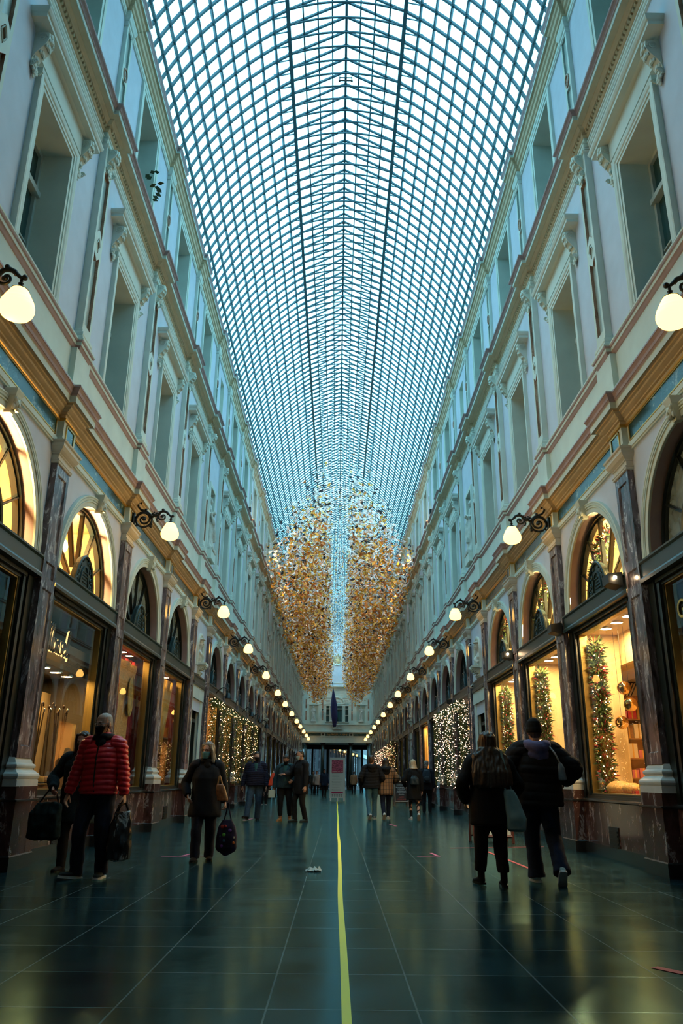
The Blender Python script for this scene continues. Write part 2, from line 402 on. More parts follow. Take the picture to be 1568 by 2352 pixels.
def scroll_console(m, yc, z0, z1, hw, proj, d):
    # S-profile console: side outline in (d, z), thickness 2*hw along y, with volutes and a leaf
    h = z1 - z0; pts = []
    for i in range(13):
        t = i / 12
        x = d + proj * (.18 + .82 * (.5 + .5 * cos(PI * (1 - t) * 1.0)) ** 1.3) + .035 * sin(t * 2 * PI) * -1
        pts.append((x, z0 + .12 * h + t * h * .88))
    poly = [(d - .02, z0 + .12 * h)] + pts + [(d - .02, z1)]
    m.prism(poly, lambda x, z: (x, yc - hw, z), lambda x, z: (x, yc + hw, z))
    r = proj * .42
    for sg in (-1, 1):
        for cx, cz, rr in ((d + proj - r, z1 - r - .02, r), (d + .045, z0 + .2 * h, .05)):
            sp = [(cx + rr * (1 - q / 22) * cos(q * .62), yc + sg * (hw + .004), cz + rr * (1 - q / 22) * sin(q * .62)) for q in range(20)]
            m.tube(sp, .011, 5)
    for q in range(7):
        t = q / 6; k = int(t * 12); x, z = pts[k]
        m.ell((x + .012, yc, z), (.026, hw * .55, .04), 6, 4)
        for sg in (-1, 1): m.ell((x + .004, yc + sg * hw * .6, z - .02), (.02, hw * .3, .03), 5, 4)
    m.ell((d + .03, yc, z0 + .06 * h), (.03, hw * .5, .05), 6, 4); m.ell((d + .022, yc, z0 - .02 * h), (.018, hw * .3, .04), 6, 4)
def pil_top():
    w, d = .165, .225; P = {}; m = MB(); pw = .1
    zs = (12.35, 13.0, 13.34, 14.16); zc = 13.17
    m.quad((d, -w, 11.97), (d, w, 11.97), (d, w, zs[0]), (d, -w, zs[0])); m.quad((d, -w, zs[3]), (d, w, zs[3]), (d, w, 14.42), (d, -w, 14.42))
    i = MB()
    for sg in (-1, 1):
        m.quad((d, sg * pw, zs[0]), (d, sg * w, zs[0]), (d, sg * w, zs[3]), (d, sg * pw, zs[3])); m.quad((.152, sg * w, 11.97), (d, sg * w, 11.97), (d, sg * w, 14.42), (.152, sg * w, 14.42))
    for a, b in ((zs[0], zs[1]), (zs[2], zs[3])):
        dd = d - .035; i.add([(dd, -pw, a), (dd, pw, a), (dd, pw, b), (dd, -pw, b)], [(0, 1, 2, 3)])
        i.quad((d, -pw, a), (d, -pw, b), (dd, -pw, b), (dd, -pw, a)); i.quad((d, pw, a), (d, pw, b), (dd, pw, b), (dd, pw, a)); i.quad((d, -pw, b), (d, pw, b), (dd, pw, b), (dd, -pw, b)); i.quad((d, -pw, a), (d, pw, a), (dd, pw, a), (dd, -pw, a))
    m.quad((d, -pw, zs[1]), (d, pw, zs[1]), (d, pw, zs[2]), (d, -pw, zs[2]))
    P['shaft'] = m.mesh('shaft', M['stucco']); P['inlay'] = i.mesh('inlay', M['inset'])
    r = MB(); pts = [(d + .01, .085 * cos(t * PI / 9), zc + .13 * sin(t * PI / 9)) for t in range(19)]
    r.tube(pts, .018, 6, False); r.ell((d, 0, zc), (.022, .035, .05), 8, 6)
    P['roundel'] = r.mesh('roundel', M['copper'], True)
    P['capital'] = MB().rectlathe([(0, 14.18), (.015, 14.19), (.015, 14.22), (.003, 14.225), (.003, 14.29), (.02, 14.30), (.03, 14.32), (.04, 14.36), (.055, 14.40), (.055, 14.44)], w + .003, d - .0, .152).mesh('capital', M['stucco'])
    return P
PIL = [('marble_pilaster', pil_low(), 'dark veined marble pilaster on a pedestal, %s along the %s arcade', 'ground-floor marble pilasters of the arcade'),
       ('upper_pilaster', pil_mid(), 'cream pilaster with pale marble inlay between first-floor windows, %s along the %s wall', 'first-floor pilasters with inlay'),
       ('attic_pilaster', pil_top(), 'short attic pilaster with roundel under the glass roof, %s along the %s wall', 'attic pilasters with roundels')]
for nm, parts, lab, grp in PIL:
    for side, s in SIDES.items():
        for k in KS:
            if PY[k] > 96: continue
            pl = place(s, PY[k]); t = thing(nm, lab % (ORD[k + 3], side), 'pilaster', pl['loc'], pl['rz'], grp + ' on the ' + side)
            for pn, me in parts.items(): inst(pn, me, t)

# ---------------------------------------------------------------- upper windows
def win_mid():
    P = {}
    m = MB(); prof = [(.60, .0), (.60, .085), (.66, .085), (.66, .10), (.70, .10), (.72, .115), (.77, .125), (.80, .12), (.80, .03)]
    rings = []
    for hw, d in prof:
        zt = 10.02 + hw - .60
        rings.append([(d, -hw, 7.53), (d, -hw, zt), (d, hw, zt), (d, hw, 7.53)])
    m.loft(rings, cap=False, close=False)
    ring_reveal(m, .60, 7.53, 10.02, .0, -.44)
    P['surround'] = m.mesh('surround', M['stucco'])
    m = MB()
    m.box(.0, .11, -1.0, 1.0, 10.28, 10.62); m.v = m.v; pr = [(.0, 10.58), (.03, 10.60), (.045, 10.64), (.11, 10.66), (.20, 10.665), (.205, 10.66), (.205, 10.715), (.225, 10.73), (.245, 10.77), (.25, 10.80), (.0, 10.83)]
    m.loft([[(0, -1.0 - e, z), (.05 + e, -1.0 - e, z), (.05 + e, 1.0 + e, z), (0, 1.0 + e, z)] for e, z in pr])
    P['hood'] = m.mesh('hood', M['stucco'])
    for nm, sg in (('console', -1), ('console', 1)):
        c = MB(); scroll_console(c, sg * .93, 9.93, 10.60, .085, .17, .05)
        P[nm + str(sg)] = smooth_by_angle(c.mesh('console', M['stucco']), .7)
    f = MB(); d0, d1 = -.43, -.35
    for sg in (-1, 1): f.box(d0, d1, min(sg * .54, sg * .60), max(sg * .54, sg * .60), 7.56, 10.02)
    f.box(d0, d1, -.6, .6, 9.95, 10.02); f.box(d0 - .0, d1 + .05, -.6, .6, 9.24, 9.33); f.box(d0, d1, -.6, .6, 7.56, 7.66)
    f.box(d0, d1 + .02, -.045, .045, 7.6, 9.26); f.box(d0, d1 - .02, -.54, .54, 8.38, 8.41); f.box(d0, d1 - .02, -.02, .02, 9.33, 9.98)
    P['sash'] = f.mesh('sash', M['sash'])
    P['pane'] = MB().quad((-.40, -.57, 7.6), (-.40, .57, 7.6), (-.40, .57, 9.99), (-.40, -.57, 9.99)).mesh('pane', M['pane'])
    P['sill'] = MB().box(-.42, .135, -.82, .82, 7.5, 7.545).box(-.42, .11, -.78, .78, 7.545, 7.57).mesh('sill', M['mauve'])
    return P
def win_top():
    P = {}; m = MB(); prof = [(.60, .12), (.60, .19), (.68, .19), (.68, .205), (.74, .21), (.77, .205), (.77, .14)]
    m.loft([[(d, -hw, 12.2), (d, -hw, 14.16 + hw - .6), (d, hw, 14.16 + hw - .6), (d, hw, 12.2)] for hw, d in prof], cap=False, close=False)
    ring_reveal(m, .60, 12.2, 14.16, .12, -.30); P['surround'] = m.mesh('surround', M['stucco'])
    f = MB()
    for a, b in ((-.6, -.54), (-.03, .03), (.54, .6)): f.box(-.30, -.23, a, b, 12.3, 14.16)
    f.box(-.30, -.23, -.6, .6, 14.09, 14.16); f.box(-.30, -.23, -.6, .6, 12.3, 12.38); f.box(-.30, -.24, -.6, .6, 13.35, 13.39)
    P['sash'] = f.mesh('sash', M['sash'])
    P['pane'] = MB().quad((-.27, -.57, 12.32), (-.27, .57, 12.32), (-.27, .57, 14.13), (-.27, -.57, 14.13)).mesh('pane', M['pane'])
    P['sill'] = MB().box(-.28, .24, -.8, .8, 12.22, 12.3).mesh('sill', M['stucco'])
    return P
WM, WT = win_mid(), win_top(); wn = 0
for side, s in SIDES.items():
    for b in BAYS:
        if niche(b) or PY[b + 1] > 97: continue
        for parts in (WM, WT):
            wn += 1; pl = place(s, mid(b)); t = struct('window_%d' % wn, pl['loc'], pl['rz'])
            for pn, me in parts.items(): inst(pn.rstrip('-1'), me, t)

# ---------------------------------------------------------------- glass roof: pointed barrel with a raised lantern along the ridge
CX, RR, ZC, XG, XS = 2.6, 7.05, 12.12, 1.36, 3.93
def arc_pts(n=10, x0=XS, x1=XG):
    a0, a1 = math.acos((x0 + CX) / RR), math.acos((x1 + CX) / RR)
    return [(RR * cos(a0 + (a1 - a0) * i / n) - CX, ZC + RR * sin(a0 + (a1 - a0) * i / n)) for i in range(n + 1)]
ARC = arc_pts(10); ZG = ARC[-1][1]; ZR = 18.74; ZT = 18.24
def tie(n=8):
    return [(XG - 2 * XG * i / n, ZG + (ZT - ZG) * (1 - (1 - 2 * i / n) ** 2)) for i in range(n + 1)]
RIB0, RIBN, RIBD = 6.96, 232, .3865
def bar(m, pts, Y, w, h):
    rings = []
    for i, (x, z) in enumerate(pts):
        a, b = pts[max(i - 1, 0)], pts[min(i + 1, len(pts) - 1)]
        t = Vector((b[0] - a[0], b[1] - a[1])).normalized(); nx, nz = -t.y, t.x
        rings.append([(x + nx * h / 2, Y - w / 2, z + nz * h / 2), (x + nx * h / 2, Y + w / 2, z + nz * h / 2), (x - nx * h / 2, Y + w / 2, z - nz * h / 2), (x - nx * h / 2, Y - w / 2, z - nz * h / 2)])
    m.loft(rings)
def rib_mesh(Ys, name):
    m = MB()
    for Y in Ys:
        for sg in (-1, 1):
            bar(m, [(sg * x, z) for x, z in arc_pts(20)], Y, .052, .055)
            bar(m, [(sg * XG, ZG), (0, ZR)], Y, .048, .045)
            q = [(sg * (XG + .02 + .42 * (1 - cos(t * PI / 12))), ZG + .16 - .36 * sin(t * PI / 12) - .06 * t / 6) for t in range(7)]
            bar(m, q, Y, .03, .035)
            bar(m, [(sg * (XG + .05), ZG + .02), (sg * (XG + .36), ZG - .06)], Y + .19, .02, .025)
            for j in range(1, 10): m.box(sg * ARC[j][0] - .03, sg * ARC[j][0] + .03, Y - .035, Y + .035, ARC[j][1] - .055, ARC[j][1] - .01)
        bar(m, tie(), Y, .036, .034)
    return m.mesh(name, M['steel'])
roof = struct('ceiling')
rm = rib_mesh([0], 'roof_rib'); 
for i in range(100): inst('roof_rib', rm, roof, (0, RIB0 + i * RIBD, 0))
o = inst('roof_rib', rib_mesh([RIB0 + i * RIBD for i in range(100, RIBN)], 'roof_ribs_far'), roof); o['kind'] = 'stuff'
YA, YB = RIB0 - .3, 96.6
for j in range(11):
    for sg in (-1, 1):
        if j == 10: continue
        x, z = ARC[j]; a = ARC[max(j - 1, 0)]; c = ARC[j + 1]
        t = Vector((c[0] - a[0], c[1] - a[1])).normalized(); n = Vector((-t.y, t.x)); m = MB()
        w, h = .042, .06; P4 = [(x + t.x * u + n.x * v, z + t.y * u + n.y * v) for u, v in ((-w / 2, -h / 2), (w / 2, -h / 2), (w / 2, h / 2), (-w / 2, h / 2))]
        m.loft([[(sg * p, Y, q) for p, q in P4] for Y in (YA, YB)]); m.build('glazing_bar', M['steel'], roof)
for sg in (-1, 1):
    MB().box(sg * XG - .02, sg * XG + .02, YA, YB, ZG - .06, ZG + .14).box(sg * XG - .045, sg * XG + .045, YA, YB, ZG - .08, ZG - .05).build('girder', M['steel'], roof)
    for u in (.25, .5, .75):
        x, z = sg * XG * (1 - u), ZG + (ZR - ZG) * u
        MB().box(x - .017, x + .017, YA, YB, z - .05, z + .03).build('glazing_bar', M['steel'], roof)
MB().box(-.03, .03, YA, YB, ZR - .09, ZR + .05).build('ridge_beam', M['steel'], roof)
g = MB()
for sg in (-1, 1):
    q = arc_pts(10)
    g.loft([[(sg * (x + .02), Y, z + .05) for x, z in q] for Y in (YA, YB)], cap=False, close=False)
    g.quad((sg * XG, YA, ZG + .2), (sg * XG, YB, ZG + .2), (0, YB, ZR + .06), (0, YA, ZR + .06))
g.build('glazing', M['roofglass'], roof)
# wall behind the photographer; unseen opaque roof added to darken the near end
blk = struct('wall_back')
MB().box(-6, 6, Y0 - .6, Y0 - .1, 0, 21).build('end_wall', M['field'], blk)
MB().box(-6, 6, Y0 - .6, YA, 18.9, 19.3).build('added_shade_roof', M['field'], blk)
for sg in (-1, 1): MB().box(min(sg * 3.85, sg * 4.4), max(sg * 3.85, sg * 4.4), Y0 - .5, YA, 14.95, 19).build('end_wall', M['field'], blk)
MB().loft([[(x, YA - .02, z), (x, YA - .02, 19.2)] for x, z in [(-3.93, 14.9)] + [(-p, q) for p, q in ARC] + [(0, ZR)] + [(p, q) for p, q in ARC[::-1]] + [(3.93, 14.9)]], cap=False, close=False).build('end_wall', M['field'], blk)

# ---------------------------------------------------------------- floor
FLOOR_GLOSS = .62
fm, nt, bs = newmat('slate_floor')
tc = nt.nodes.new('ShaderNodeTexCoord'); mp = nt.nodes.new('ShaderNodeMapping'); mp.inputs['Location'].default_value = (.385, .03, 0)
bk = nt.nodes.new('ShaderNodeTexBrick'); bk.offset = 0.0; bk.inputs['Scale'].default_value = 1
bk.inputs['Brick Width'].default_value = .765; bk.inputs['Row Height'].default_value = .76; bk.inputs['Mortar Size'].default_value = .006; bk.inputs['Mortar Smooth'].default_value = .3
bk.inputs['Color1'].default_value = (.004, .0125, .0165, 1); bk.inputs['Color2'].default_value = (.006, .0170, .022, 1); bk.inputs['Mortar'].default_value = (.11, .15, .16, 1); bk.inputs['Bias'].default_value = 0
nt.links.new(tc.outputs['Object'], mp.inputs[0]); nt.links.new(mp.outputs[0], bk.inputs['Vector'])
nz = nt.nodes.new('ShaderNodeTexNoise'); nz.inputs['Scale'].default_value = 1.6; nz.inputs['Detail'].default_value = 9; nz.inputs['Roughness'].default_value = .62
nt.links.new(tc.outputs['Object'], nz.inputs['Vector'])
mx = nt.nodes.new('ShaderNodeMix'); mx.data_type = 'RGBA'; mx.blend_type = 'MULTIPLY'; mx.inputs[0].default_value = .6
rp = nt.nodes.new('ShaderNodeValToRGB'); rp.color_ramp.elements[0].position = .3; rp.color_ramp.elements[0].color = (.55, .55, .55, 1); rp.color_ramp.elements[1].position = .72; rp.color_ramp.elements[1].color = (1.25, 1.25, 1.25, 1)
nt.links.new(nz.outputs['Fac'], rp.inputs[0]); nt.links.new(bk.outputs['Color'], mx.inputs[6]); nt.links.new(rp.outputs[0], mx.inputs[7]); nt.links.new(mx.outputs[2], bs.inputs['Base Color'])
rr = nt.nodes.new('ShaderNodeMapRange'); rr.inputs[1].default_value = .3; rr.inputs[2].default_value = .7; rr.inputs[3].default_value = .15; rr.inputs[4].default_value = .21
nt.links.new(nz.outputs['Fac'], rr.inputs[0]); nt.links.new(rr.outputs[0], bs.inputs['Roughness'])
n2 = nt.nodes.new('ShaderNodeTexNoise'); n2.inputs['Scale'].default_value = 3.5; n2.inputs['Detail'].default_value = 4; nt.links.new(tc.outputs['Object'], n2.inputs['Vector'])
ad = nt.nodes.new('ShaderNodeMath'); ad.operation = 'MULTIPLY_ADD'; ad.inputs[1].default_value = -.35
nt.links.new(bk.outputs['Fac'], ad.inputs[0]); nt.links.new(n2.outputs['Fac'], ad.inputs[2])
bp = nt.nodes.new('ShaderNodeBump'); bp.inputs['Strength'].default_value = .08; bp.inputs['Distance'].default_value = .02
nt.links.new(ad.outputs[0], bp.inputs['Height']); nt.links.new(bp.outputs[0], bs.inputs['Normal'])
# worn stone: matt slab, weak gloss with teal put into its reflections
bs.inputs['Specular IOR Level'].default_value = 0; gs = nt.nodes.new('ShaderNodeBsdfGlossy'); gs.inputs['Color'].default_value = (.50, .95, 1, 1); nt.links.new(rr.outputs[0], gs.inputs['Roughness']); nt.links.new(bp.outputs[0], gs.inputs['Normal'])
fr = nt.nodes.new('ShaderNodeFresnel'); fr.inputs['IOR'].default_value = 1.45; fm_ = nt.nodes.new('ShaderNodeMath'); fm_.operation = 'MULTIPLY'; fm_.inputs[1].default_value = FLOOR_GLOSS
ms = nt.nodes.new('ShaderNodeMixShader'); nt.links.new(fr.outputs[0], fm_.inputs[0]); nt.links.new(fm_.outputs[0], ms.inputs[0]); nt.links.new(bs.outputs[0], ms.inputs[1]); nt.links.new(gs.outputs[0], ms.inputs[2]); nt.links.new(ms.outputs[0], nt.nodes['Material Output'].inputs['Surface'])
fl = struct('floor', me=MB().quad((-6, Y0 - .5, 0), (6, Y0 - .5, 0), (6, 104, 0), (-6, 104, 0)).mesh('floor', fm))

# ---------------------------------------------------------------- overcast sky
w = bpy.data.worlds.new('overcast_sky'); scene.world = w; w.use_nodes = True; nt = w.node_tree
bg = nt.nodes['Background']; bg.inputs['Color'].default_value = (.385, .86, 1.09, 1); bg.inputs['Strength'].default_value = 3.75
# ---------------------------------------------------------------- shop fronts
M['warmwall'] = plain('shop_interior_cream', (.80, .60, .32), .7, var=.05)
M['taupe'] = plain('shop_interior_unlit_tone', (.16, .14, .11), .7)  # unlit upper wall of the hat shop put into a dark colour
M['redwall'] = plain('shop_interior_red', (.20, .022, .02), .6)
M['fan_fill_tone'] = plain('grey_fanlight_fill_tone', (.34, .40, .40), .8, var=.1)  # pale room surface added behind unlit fanlights to brighten them
M['amber'] = plain('amber_blind', (.85, .52, .20), .75, var=.12, scale=3)
M['lamp_warm'] = glow('warm_shop_lamp', (1, .66, .29), 620)
M['lamp_dim'] = glow('dim_shop_lamp', (1, .60, .20), 105)
M['lamp_soft'] = glow('soft_shop_lamp', (1, .58, .20), 10)
M['bulb'] = glow('fairy_bulb', (1, .58, .28), 14)
M['bulbw'] = glow('fairy_bulb_white', (1, .62, .40), 13)
M['leafgreen'] = plain('garland_green', (.06, .11, .025), .6, var=.4, scale=20)
M['leafred'] = plain('garland_red', (.32, .02, .03), .5)
M['bauble'] = plain('gold_bauble', (.85, .55, .2), .08, metal=1)
M['silver'] = plain('silver_bauble', (.8, .75, .7), .15, metal=1)
def arch_pts(R, n=24, zc=ZA): return [(R * cos(PI * i / n), zc + R * sin(PI * i / n)) for i in range(n + 1)]
def front_parts():
    P = {}
    prof = [(1.415, .0), (1.415, .03), (1.425, .035), (1.495, .035), (1.50, .05), (1.515, .05), (1.52, .032), (1.535, .032), (1.54, .052), (1.565, .056), (1.57, .042), (1.585, .058), (1.605, .055), (1.61, .002)]
    m = MB(); m.loft([[(d, y, z) for y, z in arch_pts(R, 30)] for R, d in prof], cap=False, close=False); P['archivolt'] = ('archivolt', smooth_by_angle(m.mesh('archivolt', M['stucco']), .4))
    m = MB(); w0, w1 = .05, .078
    m.add([(.003, -w0, 5.40), (.09, -w0, 5.40), (.09, w0, 5.40), (.003, w0, 5.40), (.003, -w1, 5.64), (.14, -w1, 5.64), (.14, w1, 5.64), (.003, w1, 5.64)], [(0, 3, 2, 1), (0, 1, 5, 4), (1, 2, 6, 5), (2, 3, 7, 6), (4, 5, 6, 7)])
    m.loft([[(.003, -w1 - e, z), (.14 + e, -w1 - e, z), (.14 + e, w1 + e, z), (.003, w1 + e, z)] for e, z in ((0, 5.62), (.012, 5.64), (.012, 5.665), (.028, 5.69), (.03, 5.715))])
    m.ell((.13, 0, 5.53), (.045, .06, .08), 10, 7); m.ell((.17, 0, 5.50), (.022, .026, .034), 6, 5); m.ell((.15, 0, 5.45), (.035, .04, .035), 8, 5)
    for sg in (-1, 1):
        m.ell((.14, sg * .045, 5.58), (.03, .025, .036), 6, 5); m.ell((.165, sg * .024, 5.54), (.010, .013, .010), 5, 4); m.ell((.12, sg * .05, 5.48), (.026, .026, .05), 6, 5)
    rv = MB(); rv.loft([[(d, y, z) for y, z in arch_pts(1.4145, 30)] for d in (-.002, -.16)], cap=False, close=False); P['reveal'] = ('reveal', smooth_by_angle(rv.mesh('reveal', M['mauve']), .4))
    P['keystone'] = ('keystone', smooth_by_angle(m.mesh('keystone', M['stucco']), .7))
    m = MB(); prof = [(1.412, -.15), (1.38, -.14), (1.37, -.14), (1.365, -.18), (1.33, -.18), (1.33, -.265), (1.43, -.265)]
    m.loft([[(d, y, z) for y, z in arch_pts(R, 30)] for R, d in prof], cap=False, close=False)
    for a in (30, 61, 90, 119, 150):
        t = a * PI / 180; c, q = cos(t), sin(t); r0, r1, hw = .42, 1.35, .021
        for (ya_, yb, d0, d1) in ((-hw, hw, -.25, -.185), (-hw * .45, hw * .45, -.185, -.165)):
            p = [(r0 * c - q * ya_, ZA + r0 * q + c * ya_), (r1 * c - q * ya_, ZA + r1 * q + c * ya_), (r1 * c - q * yb, ZA + r1 * q + c * yb), (r0 * c - q * yb, ZA + r0 * q + c * yb)]
            m.prism(p, lambda y, z: (d0, y, z), lambda y, z: (d1, y, z))
    P['fan_frame'] = ('fan_frame', smooth_by_angle(m.mesh('fan_frame', M['wood']), .5))
    m = MB(); q = arch_pts(1.36, 30); m.add([(-.22, y, z) for y, z in q], [tuple(range(len(q)))]); P['fan_pane'] = ('fan_pane', m.mesh('fan_pane', M['fanglass'])); P['fan_reflect'] = ('fan_pane', m.mesh('fan_pane', M['fanreflect']))
    m = MB(); A, B = .50, .60; el = [(A * cos(PI * i / 20) * (1 - .12 * sin(PI * i / 20)), ZA - .01 + B * sin(PI * i / 20)) for i in range(21)]
    m.prism(el, lambda y, z: (-.13, y, z), lambda y, z: (-.06, y, z))
    m.tube([(-.05, y, z) for y, z in el], .03, 6); m.tube([(-.05, y * .45, ZA + .06 + (z - ZA) * .62) for y, z in el] + [(-.05, el[0][0] * .45, ZA + .06)], .016, 5)
    for sg in (-1, 1):
        for (cy, cz, r) in ((.36, .10, .07), (.33, .24, .06), (.26, .38, .055), (.14, .5, .045), (.42, .2, .03), (.2, .07, .04)):
            m.tube([(-.05, sg * (cy + r * (1 - i / 16) * cos(i * .7)), ZA + cz + r * (1 - i / 16) * sin(i * .7)) for i in range(14)], .011, 4)
    for i in range(5):
        for j in range(4):
            y, z = (j - 1.5) * .06 + (i % 2) * .03, ZA + .10 + i * .055
            m.ell((-.055, y, z), (.02, .018, .018), 5, 4)
    P['grille'] = ('grille', m.mesh('grille', M['grille']))
    m = MB(); m.loft([[(d, -1.668, z), (d, 1.668, z)] for d, z in ((-.2, 4.028), (.10, 4.025), (.10, 4.0), (.075, 3.975), (.075, 3.80), (.09, 3.785), (.10, 3.76), (.10, 3.715), (-.2, 3.71))], cap=False, close=False)
    P['transom'] = ('transom', m.mesh('transom', M['transom']))
    m = MB()
    for sg in (-1, 1):
        for a, b, d in ((1.47, 1.668, .0), (1.41, 1.47, -.03), (1.33, 1.41, -.01), (1.27, 1.33, -.05)): m.box(-.2, d, min(sg * a, sg * b), max(sg * a, sg * b), .86, 3.72)
    for a, b, d in ((3.66, 3.72, .01), (3.62, 3.66, -.04)): m.box(-.2, d, -1.4, 1.4, a, b)
    m.box(-.2, .0, -1.4, 1.4, .86, .90); m.box(-.2, -.04, -1.3, 1.3, .90, .925)
    P['display_frame'] = ('display_frame', m.mesh('display_frame', M['wood']))
    m = MB()
    for sg in (-1, 1): m.box(-.2, -.06, min(sg * 1.245, sg * 1.27), max(sg * 1.245, sg * 1.27), .925, 3.62)
    m.box(-.2, -.06, -1.27, 1.27, 3.60, 3.625).box(-.2, -.06, -1.27, 1.27, .92, .94); P['bead'] = ('glazing_bead', m.mesh('glazing_bead', plain('brass_bead', (.35, .25, .08), .35, metal=.6)))
    P['display_pane'] = ('display_pane', MB().quad((-.10, -1.25, .93), (-.10, 1.25, .93), (-.10, 1.25, 3.61), (-.10, -1.25, 3.61)).mesh('display_pane', M['glass']))
    P['riser'] = ('stall_riser', MB().box(-.1, .03, -1.535, 1.535, .17, .80).mesh('stall_riser', M['dado']))
    m = MB().box(-.1, .06, -1.535, 1.535, 0, .17); m.loft([[(d, -1.535, z), (d, 1.535, z)] for d, z in ((-.2, .795), (.06, .80), (.075, .815), (.075, .835), (.05, .85), (-.05, .87))], cap=False, close=False)
    P['sill'] = ('sill', m.mesh('sill', M['black']))
    m = MB().box(.02, .045, -.32, .10, .06, .46)
    for i in range(6): m.box(.045, .055, -.29, .07, .10 + i * .055, .13 + i * .055)
    P['vent'] = ('vent_grille', m.mesh('vent_grille', M['iron']))
    return P
FP = front_parts()
def room(name, z0, z1, hw, dep, mat, s, b, floor=None):
    m = MB(); a, e = (-.205 if z0 < 2 else -.27), -dep
    for sg in (-1, 1): m.quad((a, sg * hw, z0), (e, sg * hw, z0), (e, sg * hw, z1), (a, sg * hw, z1))
    m.quad((e, -hw, z0), (e, hw, z0), (e, hw, z1), (e, -hw, z1)); m.quad((a, -hw, z0), (a, hw, z0), (e, hw, z0), (e, -hw, z0)); m.quad((a, -hw, z1), (a, hw, z1), (e, hw, z1), (e, -hw, z1))
    return m
ROOMS = {}
def add_room(parent, z0, z1, hw, dep, mat, nm):
    key = (z0, z1, hw, dep, mat)
    if key not in ROOMS: ROOMS[key] = room(nm, z0, z1, hw, dep, mat, 0, 0).mesh(nm, M[mat])
    return inst(nm, ROOMS[key], parent)
# what each bay shows: fan light (room behind it), display (room), lamp strengths
LIT = {('left', 0): ('amber', 'dark'), ('left', 1): ('amber', 'taupe'), ('left', 2): ('dark', 'redwall'), ('left', 3): ('dark', 'redwall'),
       ('left', 5): ('dark', 'amber'), ('left', 6): ('dark', 'amber'), ('left', 7): ('dark', 'amber'), ('left', 8): ('dark', 'amber'),
       ('right', 1): ('warmwall', 'warmwall'), ('right', 2): ('warmwall', 'warmwall'), ('right', 3): ('warmwall', 'warmwall'),
       ('right', 8): ('dark', 'amber'), ('right', 14): ('dark', 'amber')}
FRONTLAB = {('left', 0): 'arched shop front with amber lit fanlight and unlit display, nearest the camera on the left',
            ('left', 1): 'arched shop front with amber fanlight and canes and hats in its window',
            ('left', 2): 'arched shop front with red curtain and lace cloth in its lit window',
            ('left', 3): 'narrow-looking lit arched shop front just before the left statue niche',
            ('right', 0): 'dark arched shop front with gold letters on the glass at the right edge',
            ('right', 1): 'brightly lit arched shop front with garland and gold mirror balls',
            ('right', 2): 'brightly lit arched shop front behind the person in the black beanie',
            ('right', 3): 'lit arched shop front with garland just before the right statue niche'}
wallshop = {}
rn = 0
